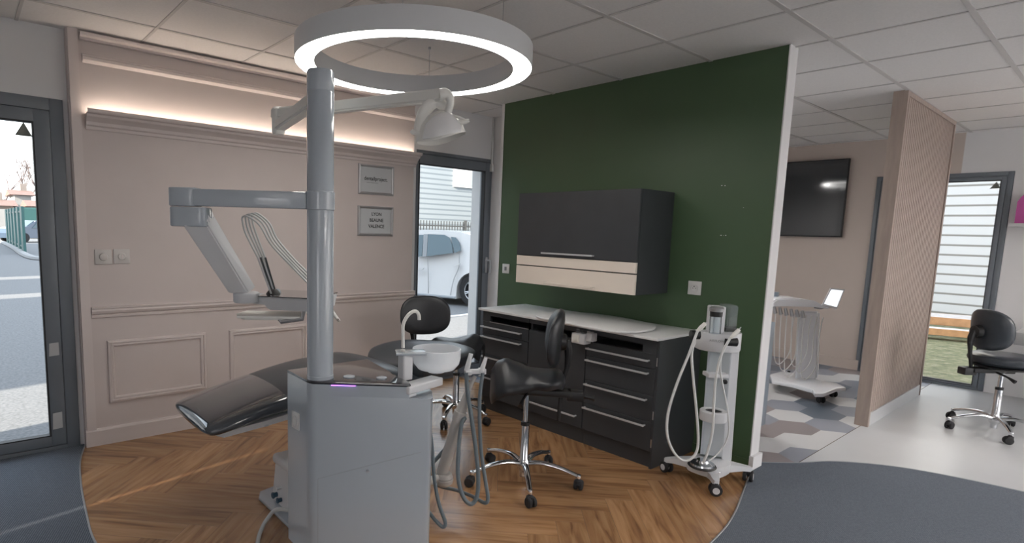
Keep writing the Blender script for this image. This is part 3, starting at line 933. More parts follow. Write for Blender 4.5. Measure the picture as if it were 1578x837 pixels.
add_hexa(b, [PH(280, 346, 2.20), PH(318, 344, 2.22), PH(330, 331, 2.30), PH(292, 333, 2.28), PH(352, 453, 2.42), PH(383, 452, 2.44), PH(395, 443, 2.50), PH(364, 444, 2.48)])
bmesh.ops.bevel(b, geom=list(b.edges), offset=0.006, segments=2, affect='EDGES')
obj('spring_arm', b, M['white_mat'], con)
b = B()
add_hexa(b, [PH(309, 344, 2.21), PH(323, 344, 2.23), PH(333, 341, 2.31), PH(318, 341, 2.30), PH(309, 319, 2.21), PH(317, 319, 2.23), PH(326, 322, 2.31), PH(318, 321, 2.30)])
bmesh.ops.bevel(b, geom=list(b.edges), offset=0.006, segments=3, affect='EDGES')
obj('arm_knuckle', b, M['white_mat'], con)
PV = PH(380, 458, 2.47)
b = B()
add_lathe(b, [(0, -0.022), (0.050, -0.022), (0.054, -0.016), (0.054, 0.018), (0.05, 0.022), (0, 0.022)], PV, 32)
add_tube(b, [PV, PH(412, 462, 2.50)], 0.024, 16, sm=False)
obj('tray_pivot', b, M['white_mat'], con)
# tray head
def quad_z(pts, z):
    return [Vector((p.x, p.y, z)) for p in pts]
ZT = 1.058
t0, t1 = PH(397, 452, 2.42), PH(486, 464, 2.38)
ZT = (t0.z + t1.z) / 2
f0 = Vector((t0.x, t0.y, ZT)); f1 = Vector((t1.x, t1.y, ZT))
dv = (f1 - f0).normalized(); dd = Vector((-dv.y, dv.x, 0))
if dd.dot(FH) < 0:
    dd = -dd
b = B()
k0, k1 = f0 + dd * 0.27 - dv * 0.02, f1 + dd * 0.27
add_hexa(b, [f0 + Vector((0, 0, -0.004)), f1 + Vector((0, 0, -0.004)), k1 + Vector((0, 0, -0.004)), k0 + Vector((0, 0, -0.004)), f0, f1, k1, k0])
bmesh.ops.bevel(b, geom=list(b.edges), offset=0.0015, segments=1, affect='EDGES')
obj('console_glass', b, M['darkglass'], con, label='dark glass control surface')
b = B()
z1, z2 = -0.0042, -0.062
add_hexa(b, [f0 + dv * 0.03 + dd * 0.03 + Vector((0, 0, z2)), f1 + dd * 0.03 + Vector((0, 0, z2)), k1 - dd * 0.04 + Vector((0, 0, z2)), k0 + dv * 0.04 - dd * 0.04 + Vector((0, 0, z2)), f0 + Vector((0, 0, z1)), f1 + Vector((0, 0, z1)), k1 + Vector((0, 0, z1)), k0 + Vector((0, 0, z1))])
bmesh.ops.bevel(b, geom=list(b.edges), offset=0.006, segments=2, affect='EDGES')
obj('console_body', b, M['white_mat'], con)
# small tray underneath
b = B()
s0 = PH(362, 486, 2.46); s0z = PH(362, 488, 2.46).z
zt2 = PH(420, 488, 2.46).z
tm2 = frame_mtx((PH(362, 488, 2.46).x, PH(362, 488, 2.46).y, 0), RH + FH * 0.1)
add_prism(b, [(0.0, 0.03), (0.02, -0.045), (0.28, -0.055), (0.285, 0.12), (0.02, 0.12)], zt2 - 0.004, zt2 + 0.006, mtx=tm2, bev=0.002)
add_prism(b, [(0.03, -0.02), (0.05, -0.040), (0.24, -0.045), (0.24, 0.09), (0.05, 0.09)], zt2 - 0.012, zt2 - 0.0045, mtx=tm2, bev=0.002)
obj('side_tray', b, M['white_warm'], con)
b = B()
add_tube(b, [PH(431, 492, 2.44), PH(433, 496, 2.44), PH(466, 491, 2.44), PH(468, 478, 2.44)], 0.010, 8, sm=False)
obj('side_tray_bracket', b, M['alu'], con)
# whip rods and hoses
pk = [(373, 335), (378, 333), (383, 332), (388, 332)]
for i, (qx, qy) in enumerate(((418, 449), (420.5, 449), (423, 450), (425.5, 450))):
    b = B()
    d_ = 2.47 + i * 0.02
    mx_, my_ = qx + (pk[i][0] - qx) * 0.45, qy + (pk[i][1] - qy) * 0.45
    add_tube(b, [PH(qx, qy + 4, d_), PH(mx_, my_, d_)], 0.0045, 8, sm=False)
    obj('whip_rod', b, M['gunmetal'] if i % 2 else M['steel'], con, label='metal whip rod')
    b = B()
    tx, ty = pk[i]
    add_tube(b, [PH(mx_, my_, d_), PH(tx + 6, ty + 26, d_), PH(tx + 1, ty + 8, d_), PH(tx + 1, ty, d_ - 0.01), PH(tx + 9, ty - 1 - 0.6 * i, d_ - 0.02), PH(tx + 27, ty + 12, d_ - 0.02), PH(418 + 3 * i, 377 - 3 * i, d_ - 0.02), PH(447 + 2 * i, 408 - 3 * i, d_ - 0.02), PH(478 + 2 * i, 440 - 3 * i, d_ - 0.02), PH(500 + i, 460 + i, d_ - 0.03), PH(508 + i, 474 + i, d_ - 0.04)], 0.0042, 8)
    obj('instrument_hose', b, M['hose_l'], con)
    b = B()
    add_tube(b, [PH(508 + i, 474 + i, d_ - 0.04), PH(514 + i, 484 + i, d_ - 0.05)], [0.0055, 0.007], 10, sm=False)
    add_tube(b, [PH(514 + i, 484 + i, d_ - 0.05), PH(520 + i, 492 + i, d_ - 0.06)], [0.0075, 0.006], 10, sm=False)
    obj('handpiece', b, [M['white_warm'] if i != 1 else M['steel']], con)
b = B()
c = PH(421, 450, 2.50)
add_lathe(b, [(0, ZT + 0.022), (0.016, ZT + 0.020), (0.026, ZT + 0.008), (0.030, ZT + 0.0005), (0, ZT + 0.0005)], (c.x, c.y, 0), 20)
obj('whip_rod_mount', b, M['blackplas'], con)
b = B(); add_lathe(b, [(0, 0.018), (0.012, 0.015), (0.017, 0.004), (0.017, 0)], Vector((PZ(427, 451, ZT).x, PZ(427, 451, ZT).y, ZT)), 20)
obj('round_knob', b, M['white_gloss'], con)

# operating lamp on its arms
lamp = thing('operating_lamp', 'off-white operating lamp with a curved reflector on two slim arms', 'lamp', (UX, UY, 1.80))
JZ = 1.820
J = PZ(429, 180, JZ + 0.015)
A0 = Vector((UX, UY, 0))
d0 = Vector((J.x - UX, J.y - UY, 0))
m1 = frame_mtx((UX, UY, 0), d0)
b = B(); L1 = d0.length + 0.02
add_hexa(b, [m1 @ Vector(p) for p in ((R - 0.006, -0.030, 1.818), (L1, -0.026, JZ - 0.050), (L1, 0.026, JZ - 0.050), (R - 0.006, 0.030, 1.818), (R - 0.006, -0.026, 1.872), (L1, -0.022, JZ - 0.004), (L1, 0.022, JZ - 0.004), (R - 0.006, 0.026, 1.872))])
bmesh.ops.bevel(b, geom=list(b.edges), offset=0.008, segments=3, affect='EDGES')
obj('lower_arm', b, M['white_warm'], lamp)
b = B(); add_lathe(b, [(0, -0.062), (0.024, -0.060), (0.028, -0.05), (0.028, 0.045), (0.02, 0.055), (0, 0.057)], (J.x, J.y, JZ), 24)
obj('arm_pivot', b, M['white_warm'], lamp)
E2 = PH(684, 146, 2.12)
dA = (Vector((E2.x, E2.y, 0)) - Vector((J.x, J.y, 0)))
m2 = frame_mtx((J.x, J.y, 0), dA)
zj, ze = JZ + 0.028, E2.z
b = B()
L2 = dA.length
add_hexa(b, [m2 @ Vector(p) for p in ((-0.03, -0.024, zj - 0.024), (L2, -0.020, ze - 0.022), (L2, 0.020, ze - 0.022), (-0.03, 0.024, zj - 0.024), (-0.03, -0.020, zj + 0.024), (L2, -0.015, ze + 0.022), (L2, 0.015, ze + 0.022), (-0.03, 0.020, zj + 0.024))])
bmesh.ops.bevel(b, geom=list(b.edges), offset=0.007, segments=3, affect='EDGES')
obj('upper_arm', b, M['white_warm'], lamp)
b = B()
add_tube(b, [PH(678, 146, 2.12), PH(686, 145, 2.12), PH(692, 149, 2.12), PH(694, 158, 2.12), PH(692, 168, 2.12), PH(687, 180, 2.13)], [0.021, 0.020, 0.016, 0.014, 0.013, 0.013], 16)
obj('neck', b, M['white_warm'], lamp)
LD = 2.14
b = B()     # big curved yoke
add_tube(b, [PH(691, 172, LD), PH(683, 163, LD), PH(672, 158, LD), PH(661, 163, LD), PH(653, 176, LD), PH(649, 194, LD), PH(648, 206, LD)], [0.010, 0.013, 0.014, 0.016, 0.017, 0.018, 0.017], 16, flat=1.4)
obj('yoke', b, M['white_warm'], lamp)
# lamp head shell: lofted hood
b = B()
secs = []
top = [(652, 186), (660, 178), (670, 173), (681, 170), (692, 172), (703, 180), (712, 190), (717, 203)]
bot = [(642, 219), (652, 221), (664, 221), (676, 219), (688, 216), (699, 212), (709, 208), (718, 205)]
for i, (a_, c_) in enumerate(zip(top, bot)):
    pa, pc = PH(*a_, LD), PH(*c_, LD)
    mid = (pa + pc) / 2
    w = 0.055 * math.sin(PI * (i + 0.8) / 8.6) + 0.012
    s = []
    for k in range(16):
        t = PI * k / 15
        s.append(pc + (pa - pc) * math.sin(t) + FH * (-w * math.cos(t)))
    secs.append(s)
rings = [[b.verts.new(p) for p in s] for s in secs]
for r1, r2 in zip(rings, rings[1:]):
    for k in range(15):
        b.faces.new((r1[k], r1[k + 1], r2[k + 1], r2[k]))
b.faces.new(rings[0]); b.faces.new(rings[-1][::-1])
bmesh.ops.recalc_face_normals(b, faces=b.faces)
geo = bmesh.ops.solidify(b, geom=list(b.faces), thickness=0.003)
obj('lamp_head', b, M['white_warm'], lamp)
b = B()
secs = []
for i, (a_, c_) in enumerate(zip(top, bot)):
    if i in (0, 7):
        continue
    pa, pc = PH(*a_, LD), PH(*c_, LD)
    w = (0.055 * math.sin(PI * (i + 0.8) / 8.6) + 0.012) * 1.04
    s = []
    for k in range(10):
        t = PI * 0.02 + PI * (0.10 + 0.24 * math.sin(PI * (i - 0.2) / 6.6)) * k / 9
        s.append(pc + (pa - pc) * math.sin(t) * 0.98 + FH * (-w * math.cos(t)) * 1.06 - FH * 0.003)
    secs.append(s)
rings = [[b.verts.new(p) for p in s] for s in secs]
for r1, r2 in zip(rings, rings[1:]):
    for k in range(9):
        b.faces.new((r1[k], r1[k + 1], r2[k + 1], r2[k]))
bmesh.ops.recalc_face_normals(b, faces=b.faces)
bmesh.ops.solidify(b, geom=list(b.faces), thickness=0.002)
obj('reflector', b, M['reflector'], lamp, label='shiny clear reflector shield')
b = B()
c = PH(680, 203, LD - 0.055)
add_lathe(b, [(0, -0.022), (0.012, -0.018), (0.016, 0), (0.012, 0.018), (0, 0.022)], c, 16)
obj('bulb_cover', b, M['white_warm'], lamp)
b = B()
add_tube(b, [PH(650, 206, LD - 0.02), PH(643, 205, LD - 0.02), PH(637, 204, LD - 0.02), PH(634, 201, LD - 0.02)], [0.006, 0.008, 0.009, 0.007], 12)
obj('grab_handle', b, M['white_warm'], lamp)
b = B()
add_tube(b, [PH(698, 186, LD - 0.03), PH(706, 188, LD - 0.03), PH(716, 187.5, LD - 0.03), PH(723, 185.5, LD - 0.03)], [0.006, 0.0085, 0.0085, 0.006], 12)
add_tube(b, [PH(697, 178, LD - 0.02), PH(708, 181, LD - 0.03), PH(717, 186, LD - 0.03)], 0.005, 10)
obj('grab_handle', b, M['white_warm'], lamp)

# ================================================================== DENTAL CHAIR
chair = thing('dental_chair', 'black reclined dental patient chair beside the white unit', 'dental chair', (1.45, 2.70, 0))
def cushion(name, secs_def, m, lab=None, e=3.2, n=32):
    """secs_def: list of (x, ymid, half width, ztop, zbottom, dish)"""
    secs = []
    for x, ym, hw, zt, zb, dish in secs_def:
        s = []
        for k in range(n):
            t = 2 * PI * k / n
            c_, s_ = math.cos(t), math.sin(t)
            yy = hw * abs(c_) ** (2 / e) * (1 if c_ >= 0 else -1)
            zz = (zt - zb) / 2 * abs(s_) ** (2 / e) * (1 if s_ >= 0 else -1) + (zt + zb) / 2
            if s_ > 0:
                zz += dish * (abs(yy) / max(hw, 1e-4)) ** 2
            s.append(Vector((x, ym + yy, zz)))
        secs.append(s)
    # resample along the length
    out_ = []
    for k in range(n):
        out_.append(spline([s[k] for s in secs], 5))
    secs = [[out_[k][i] for k in range(n)] for i in range(len(out_[0]))]
    b = B(); add_loft(b, secs)
    return obj(name, b, m, chair, smooth=50, label=lab)
cushion('leg_rest', [(0.742, 2.67, 0.19, 0.505, 0.480, 0), (0.748, 2.67, 0.235, 0.522, 0.474, 0), (0.775, 2.67, 0.258, 0.540, 0.458, 0.0), (0.85, 2.672, 0.265, 0.562, 0.464, 0.0), (0.98, 2.68, 0.27, 0.594, 0.486, 0.0), (1.10, 2.685, 0.275, 0.618, 0.498, 0.0)], M['cover'], 'foot end under a glossy clear plastic cover', e=2.5)
cushion('seat', [(1.101, 2.69, 0.268, 0.613, 0.51, 0), (1.22, 2.69, 0.275, 0.640, 0.52, 0.0), (1.36, 2.69, 0.28, 0.662, 0.53, 0.0), (1.50, 2.69, 0.285, 0.672, 0.53, 0.0), (1.60, 2.69, 0.285, 0.680, 0.52, 0.0), (1.72, 2.69, 0.275, 0.652, 0.50, 0.0), (1.85, 2.69, 0.25, 0.600, 0.49, 0.0), (1.93, 2.69, 0.22, 0.56, 0.50, 0.0), (1.945, 2.69, 0.15, 0.535, 0.51, 0.0)], M['leather2'], e=2.5)
cushion('back_rest', [(1.80, 2.72, 0.10, 0.60, 0.575, 0.0), (1.815, 2.72, 0.17, 0.615, 0.555, 0.02), (1.90, 2.72, 0.26, 0.625, 0.545, 0.045), (2.02, 2.72, 0.295, 0.640, 0.545, 0.05), (2.15, 2.72, 0.29, 0.655, 0.56, 0.04), (2.28, 2.72, 0.24, 0.660, 0.59, 0.02), (2.37, 2.72, 0.17, 0.665, 0.61, 0.0), (2.385, 2.72, 0.12, 0.655, 0.625, 0.0)], M['leather2'], e=2.6)
b = B()
secs = []
for x, hw, zt, zb in ((0.80, 0.19, 0.468, 0.452), (0.83, 0.232, 0.478, 0.446), (1.00, 0.258, 0.500, 0.468), (1.15, 0.262, 0.518, 0.485), (1.6, 0.26, 0.525, 0.49)):
    secs.append([Vector((x, 2.69 + sx * hw * kx, z)) for sx, kx, z in ((-1, 1, zt), (-1, 0.93, zb), (1, 0.93, zb), (1, 1, zt))])
add_loft(b, secs)
obj('white_shell', b, M['white_mat'], chair)
b = B()
add_box(b, 1.25, 1.82, 2.55, 2.83, 0.43, 0.50, bev=0.02)
obj('seat_frame', b, M['white_mat'], chair)
b = B()
add_hexa(b, [(1.35, 2.56, 0.022), (1.75, 2.56, 0.022), (1.75, 2.84, 0.022), (1.35, 2.84, 0.022), (1.50, 2.60, 0.44), (1.75, 2.60, 0.44), (1.75, 2.80, 0.44), (1.50, 2.80, 0.44)])
bmesh.ops.bevel(b, geom=list(b.edges), offset=0.03, segments=3, affect='EDGES')
obj('lift_column', b, M['white_mat'], chair)
b = B(); c = PY(372, 655, 2.44)
add_box(b, 1.00, 1.02, 2.445, 2.46, 0.468, 0.49, bev=0.003)
obj('cover_clip', b, M['clear'], chair)

# out-of-view ring lamps with an upward glow, added as fill light
for (x, y, st, lab) in ((-0.9, -0.4, 6.0, 'unseen ring lamp added as fill light over the entrance carpet'), (2.3, -1.9, 28.0, 'unseen ring lamp added as fill light over the middle of the carpet'), (6.1, -2.0, 44.0, 'unseen ring lamp added as fill light over the pale floor by the desk')):
    ring_lamp(x, y, 2.16, 0.580, 0.492, 0.098, lab, [0.3, 2.4, 4.5], emit('fill_ring_led', (1.0, 0.95, 0.90), st), up=True)
ring_lamp(4.9, 2.75, 2.18, 0.40, 0.33, 0.09, 'white ring lamp hanging behind the green wall', [0.3, 2.4, 4.5], emit('ring_led_back_room', (1.0, 0.97, 0.94), 32.0))

# ================================================================== STOOLS
def five_star(t, phase, h0=0.0, R5=0.30):
    b = B()
    add_lathe(b, [(0, 0.03), (0.020, 0.03), (0.021, 0.06), (0.034, 0.075), (0.038, 0.10), (0.030, 0.125), (0.0235, 0.135), (0.0225, 0.325), (0.0, 0.325)], (0, 0, 0), 24)
    obj('hub_column', b, M['chrome'], t, local=True)
    b = B(); add_lathe(b, [(0, 0.322), (0.0245, 0.322), (0.0245, 0.340), (0.016, 0.343), (0, 0.343)], (0, 0, 0), 20)
    obj('column_ring', b, M['blackplas'], t, local=True)
    b = B(); add_lathe(b, [(0, 0.343), (0.014, 0.343), (0.014, 0.505 + h0), (0, 0.505 + h0)], (0, 0, 0), 20)
    obj('gas_column', b, M['chrome'], t, local=True)
    for k in range(5):
        a = phase + k * 2 * PI / 5
        c, s = math.cos(a), math.sin(a)
        b = B()
        add_tube(b, [(0.02 * c, 0.02 * s, 0.105), (0.10 * c, 0.10 * s, 0.120), (0.20 * c, 0.20 * s, 0.108), (R5 * c, R5 * s, 0.078)], [0.021, 0.018, 0.0155, 0.013], 12, flat=0.75)
        add_lathe(b, [(0, -0.012), (0.013, -0.012), (0.014, 0.0), (0.012, 0.008), (0, 0.010)], (R5 * c, R5 * s, 0.080), 14)
        leg = obj('leg', b, M['chrome'], t, local=True)
        b = B()
        a2 = a + 0.6 + k
        cc, ss = math.cos(a2), math.sin(a2)
        ox, oy = R5 * c - 0.012 * cc, R5 * s - 0.012 * ss
        for sd in (-1, 1):
            mt = Matrix.Translation((ox - ss * 0.0135 * sd, oy + cc * 0.0135 * sd, 0.0275)) @ Matrix.Rotation(a2, 4, 'Z') @ Matrix.Rotation(PI / 2, 4, 'X')
            add_lathe(b, [(0, -0.010), (0.022, -0.010), (0.027, -0.006), (0.0275, 0.0), (0.027, 0.006), (0.022, 0.010), (0, 0.010)], n=20, mtx=mt)
        add_lathe(b, [(0, 0.03), (0.022, 0.034), (0.020, 0.055), (0.010, 0.062), (0.007, 0.072), (0, 0.072)], (R5 * c - 0.004 * cc, R5 * s - 0.004 * ss, 0), 14)
        obj('caster', b, M['rubber'], leg, local=True)
def backrest(t, bx, zc, w, h, thick, m, curve=0.05, tilt=0.08, yaw=0.0):
    b = B()
    nu, nv = 20, 9
    secs = []
    out2 = superell(0, 0, w / 2, h / 2, 2.6, 36)
    for sc_, off in ((0.90, 0.0), (0.985, -0.25), (1.0, -0.5), (0.985, -0.75), (0.90, -1.0)):
        secs.append([Vector((bx + thick * (0.5 + off) + curve * (y * sc_ / (w / 2)) ** 2 - tilt * z * sc_, y * sc_, zc + z * sc_)) for y, z in out2])
    # domed caps
    def cap(sgn):
        off = 0.5 if sgn > 0 else -0.5
        rs = []
        for q in (0.66, 0.33):
            rs.append([Vector((bx + thick * off * 1.10 + sgn * 0.003 + curve * (y * q / (w / 2)) ** 2 - tilt * z * q, y * q, zc + z * q)) for y, z in out2])
        return rs
    secs = list(reversed(cap(1))) + secs + cap(-1)
    add_loft(b, secs)
    if yaw:
        bmesh.ops.rotate(b, cent=(bx, 0, 0), matrix=Matrix.Rotation(yaw, 3, 'Z'), verts=b.verts)
    return obj('backrest', b, m, t, smooth=60, local=True)
def bracket(t, bx, zc, zlow):
    b = B()
    add_lathe(b, [(0, 0), (0.050, 0.0), (0.042, 0.030), (0.018, 0.040), (0, 0.040)], n=20, mtx=Matrix.Translation((bx - 0.014, 0, zc)) @ Matrix.Rotation(-PI / 2, 4, 'Y'))
    add_tube(b, [(bx - 0.045, 0, zc + 0.01), (bx - 0.060, 0, zc - 0.05), (bx - 0.055, 0, zc - 0.14), (bx - 0.035, 0, zc - 0.24), (bx - 0.025, 0, zlow)], [0.020, 0.022, 0.013, 0.012, 0.010], 10, flat=1.0)
    obj('backrest_bar', b, M['blackplas'], t, local=True)
def mechanism(t, z=0.50, knob=True, seat_plate=True):
    b = B()
    add_box(b, -0.24, 0.06, -0.045, 0.045, z, z + 0.035, bev=0.008)
    add_box(b, -0.30, -0.21, -0.035, 0.035, z - 0.02, z + 0.035, bev=0.008)
    add_tube(b, [(0.0, 0.04, z + 0.01), (0.02, 0.12, z - 0.005), (0.03, 0.17, z - 0.025)], [0.008, 0.007, 0.014], 8)
    add_tube(b, [(-0.08, -0.04, z + 0.01), (-0.07, -0.12, z - 0.008), (-0.06, -0.17, z - 0.03)], [0.008, 0.007, 0.014], 8)
    if knob:
        add_tube(b, [(-0.30, 0, z + 0.005), (-0.335, 0, z + 0.0), (-0.36, 0, z - 0.003)], [0.012, 0.009, 0.016], 10, sm=False)
    obj('tilt_mechanism', b, M['blackplas'], t, local=True)
def saddle_stool(label, loc, rz, phase, group=None, h0=0.0, back_w=0.34, back_h=0.31, back_x=-0.150, back_z=0.815, yaw=0.0, R5=0.30, fd=0.115):
    t = thing('saddle_stool', label, 'stool', loc, rz, group)
    five_star(t, phase, h0, R5)
    b = B()
    nx, ny = 22, 18
    px_ = [(-0.20, 0.615), (-0.17, 0.640), (-0.10, 0.632), (-0.02, 0.640), (0.06, 0.668), (0.12, 0.690), (0.165, 0.672), (0.20, 0.62)]
    def prof(x):
        for (x0, z0), (x1, z1) in zip(px_, px_[1:]):
            if x <= x1:
                u = (x - x0) / (x1 - x0); u = u * u * (3 - 2 * u)
                return z0 + (z1 - z0) * u
        return px_[-1][1]
    def hw(x):
        u = (x + 0.20) / 0.40
        base = 0.185 - 0.03 * math.exp(-((u - 0.45) / 0.16) ** 2)
        edge = max(0.0, 1 - abs(2 * u - 1) ** 5) ** 0.5
        return base * max(edge, 0.25)
    grid = []
    for i in range(nx + 1):
        x = -0.20 + 0.40 * (0.5 - 0.5 * math.cos(PI * i / nx))
        row = []
        for j in range(ny + 1):
            v = -1 + 2 * j / ny
            w_ = hw(x)
            drop = 0.035 + fd * min(1, max(0, (x + 0.06) / 0.20))
            row.append(Vector((x + 0.0, v * w_, prof(x) + h0 - drop * abs(v) ** 2.2)))
        grid.append(row)
    thick = 0.042
    T_ = [[b.verts.new(p) for p in r] for r in grid]
    Bt = [[b.verts.new(p * 1.0 + Vector((-p.x * 0.06, -p.y * 0.06, -thick))) for p in r] for r in grid]
    for G, fl_ in ((T_, False), (Bt, True)):
        for i in range(nx):
            for j in range(ny):
                f = (G[i][j], G[i + 1][j], G[i + 1][j + 1], G[i][j + 1])
                b.faces.new(f[::-1] if fl_ else f)
    loop = [(i, 0) for i in range(nx + 1)] + [(nx, j) for j in range(1, ny + 1)] + [(i, ny) for i in range(nx - 1, -1, -1)] + [(0, j) for j in range(ny - 1, 0, -1)]
    for k in range(len(loop)):
        i0, j0 = loop[k]; i1, j1 = loop[(k + 1) % len(loop)]
        b.faces.new((T_[i0][j0], Bt[i0][j0], Bt[i1][j1], T_[i1][j1]))
    bmesh.ops.recalc_face_normals(b, faces=b.faces)
    seat = obj('seat', b, M['leather'], t, smooth=80, local=True)
    md = seat.modifiers.new('sub', 'SUBSURF'); md.levels = 1; md.render_levels = 1
    mechanism(t, 0.50 + h0)
    backrest(t, back_x, back_z, back_w, back_h, 0.040, M['leather'], yaw=yaw)
    bracket(t, back_x - (0.04 if yaw else 0), back_z - 0.02, 0.36)
    return t
LH = math.degrees(math.atan2(-RH.y, -RH.x))       # heading towards the viewer's left
saddle_stool('black saddle stool on a chrome star base in front of the charcoal drawers', (2.323, 2.079, 0), math.radians(LH - 8), math.radians(241), 'saddle stools')
saddle_stool('black saddle stool behind the dental chair in front of the glazed door', (2.735, 3.14, 0), math.radians(-62), math.radians(58), 'saddle stools', h0=-0.05, R5=0.265, fd=0.045, back_w=0.38, back_h=0.29, back_z=0.745, back_x=-0.27, yaw=math.radians(-52))
t = thing('round_stool', 'black stool with a thick round seat on the pale floor by the desk', 'stool', (5.823, 0.60, 0), math.radians(-40))
five_star(t, math.radians(132 + 40))
b = B(); add_lathe(b, [(0, 0.505), (0.12, 0.505), (0.175, 0.512), (0.200, 0.532), (0.205, 0.552), (0.198, 0.572), (0.17, 0.586), (0.10, 0.590), (0, 0.588)], (0, 0, 0), 40)
obj('seat', b, M['leather2'], t, local=True)
b = B(); add_lathe(b, [(0, 0.485), (0.15, 0.485), (0.185, 0.495), (0.175, 0.505), (0, 0.505)], (0, 0, 0), 32)
obj('seat_pan', b, M['blackplas'], t, local=True)
mechanism(t, 0.45, knob=False)
backrest(t, -0.165, 0.765, 0.31, 0.30, 0.070, M['leather2'], curve=0.06)
bracket(t, -0.200, 0.75, 0.44)

# ================================================================== CABINETS
CXF = 3.062
def bar_handle(parent, x, y0, y1, z, m=None):
    b = B()
    add_box(b, x - 0.030, x - 0.020, y0, y1, z - 0.0055, z + 0.0055, bev=0.0015)
    for y in (y0 + 0.006, y1 - 0.006):
        add_box(b, x - 0.021, x + 0.001, y - 0.004, y + 0.004, z - 0.004, z + 0.004)
    return obj('handle', b, m or M['handle'], parent)
def front(name, parent, y0, y1, z0, z1, m, x=CXF, th=0.018):
    b = B(); add_box(b, x, x + th, y0 + 0.0015, y1 - 0.0015, z0, z1, bev=0.001, seg=1)
    return obj(name, b, m, parent)
def base_unit(label, y0, y1, drawers, niche):
    t = thing('base_cabinet', label, 'cabinet', (3.31, (y0 + y1) / 2, 0), 0, 'charcoal base cabinets')
    b = B()
    for q in ((CXF + 0.020, 3.54, y0, y0 + 0.016, 0.10, 0.770), (CXF + 0.020, 3.54, y1 - 0.016, y1, 0.10, 0.770), (3.52, 3.54, y0 + 0.016, y1 - 0.016, 0.10, 0.770),
              (CXF + 0.020, 3.52, y0 + 0.016, y1 - 0.016, 0.10, 0.118), (CXF + 0.020, 3.52, y0 + 0.016, y1 - 0.016, 0.673, 0.689)):
        add_box(b, *q)
    n0, n1 = niche
    x1_ = CXF + 0.020
    add_box(b, CXF, x1_, y0 + 0.001, y1 - 0.001, 0.737, 0.770)
    add_box(b, CXF, x1_, y0 + 0.001, n0, 0.690, 0.737)
    if n1 < y1 - 0.005:
        add_box(b, CXF, x1_, n1, y1 - 0.001, 0.690, 0.737)
    obj('body', b, M['cab'], t, smooth=0)
    b = B(); add_box(b, 3.25, 3.26, y0 + 0.02, y1 - 0.02, 0.69, 0.77)
    obj('niche_back', b, M['cab_in'], t, smooth=0)
    b = B(); add_box(b, 3.085, 3.53, y0, y1, 0.0, 0.0995)
    obj('plinth', b, M['cab'], t, smooth=0)
    return t
RU = base_unit('charcoal drawer cabinet beside the white treatment cart', 1.757, 2.249, None, (1.849, 2.20))
MU = base_unit('charcoal middle cabinet with one low bar handle', 2.253, 2.747, None, (2.34, 2.746))
LU = base_unit('charcoal drawer cabinet beside the glazed door', 2.751, 3.225, None, (2.752, 3.14))
def drawer(u, y0, y1, z0, z1, hz_, h0, h1):
    d = front('drawer', u, y0, y1, z0, z1, M['cab'])
    bar_handle(d, CXF, h0, h1, hz_)
for z0, z1, hz_ in ((0.600, 0.688, 0.646), (0.440, 0.597, 0.570), (0.283, 0.437, 0.411), (0.105, 0.280, 0.256)):
    drawer(RU, 1.757, 2.249, z0, z1, hz_, 1.795, 2.238)
for z0, z1, hz_ in ((0.600, 0.688, 0.650), (0.440, 0.597, 0.573), (0.283, 0.437, 0.418), (0.105, 0.280, 0.258)):
    drawer(LU, 2.751, 3.225, z0, z1, hz_, 2.812, 3.237 - 0.015)
d = front('door', MU, 2.253, 2.747, 0.105, 0.688, M['cab'])
bar_handle(d, CXF, 2.295, 2.740, 0.180)
b = B(); add_box(b, 3.062, 3.554, 1.742, 1.7565, 0.0, 0.772)
obj('end_panel', b, M['cab'], RU, smooth=0)
b = B(); add_box(b, CXF - 0.004, CXF + 0.002, 2.753, 3.145, 0.688, 0.694)
obj('niche_rail', b, M['steel'], LU, smooth=0)
for z_ in (0.62, 0.30, 0.13):
    b = B(); add_box(b, 3.0605, 3.064, 1.748, 1.7555, z_, z_ + 0.05)
    obj('hinge_edge', b, M['steel'], RU, smooth=0)
b = B(); add_box(b, 3.030, 3.5555, 1.738, 3.245, 0.7725, 0.789, bev=0.002)
tag(obj('worktop', b, M['worktop']), 'long pale stone worktop lying on the charcoal cabinets', 'worktop')
b = B()
sp_ = [(2.945, 2.33), (2.932, 2.15), (2.932, 1.99), (2.965, 1.93), (3.03, 1.895), (3.14, 1.885), (3.26, 1.90), (3.40, 1.985), (3.46, 2.15), (3.49, 2.34), (3.47, 2.52), (3.39, 2.65), (3.24, 2.72), (3.08, 2.70), (2.98, 2.58)]
sp2 = spline([(x, y, 0) for x, y in sp_ + [sp_[0]]], 5)[:-1]
add_prism(b, [(p.x, p.y) for p in sp2], 0.7965, 0.808, bev=0.002)
swing = obj('swivel_shelf', b, M['worktop'])
tag(swing, 'pale rounded swivel board resting on top of the long worktop', 'shelf')
b = B(); add_lathe(b, [(0, 0.7892), (0.05, 0.7892), (0.05, 0.7963), (0, 0.7963)], (3.30, 2.35, 0), 24)
obj('pivot_disc', b, M['steel'], swing).matrix_parent_inverse = Matrix.Identity(4)
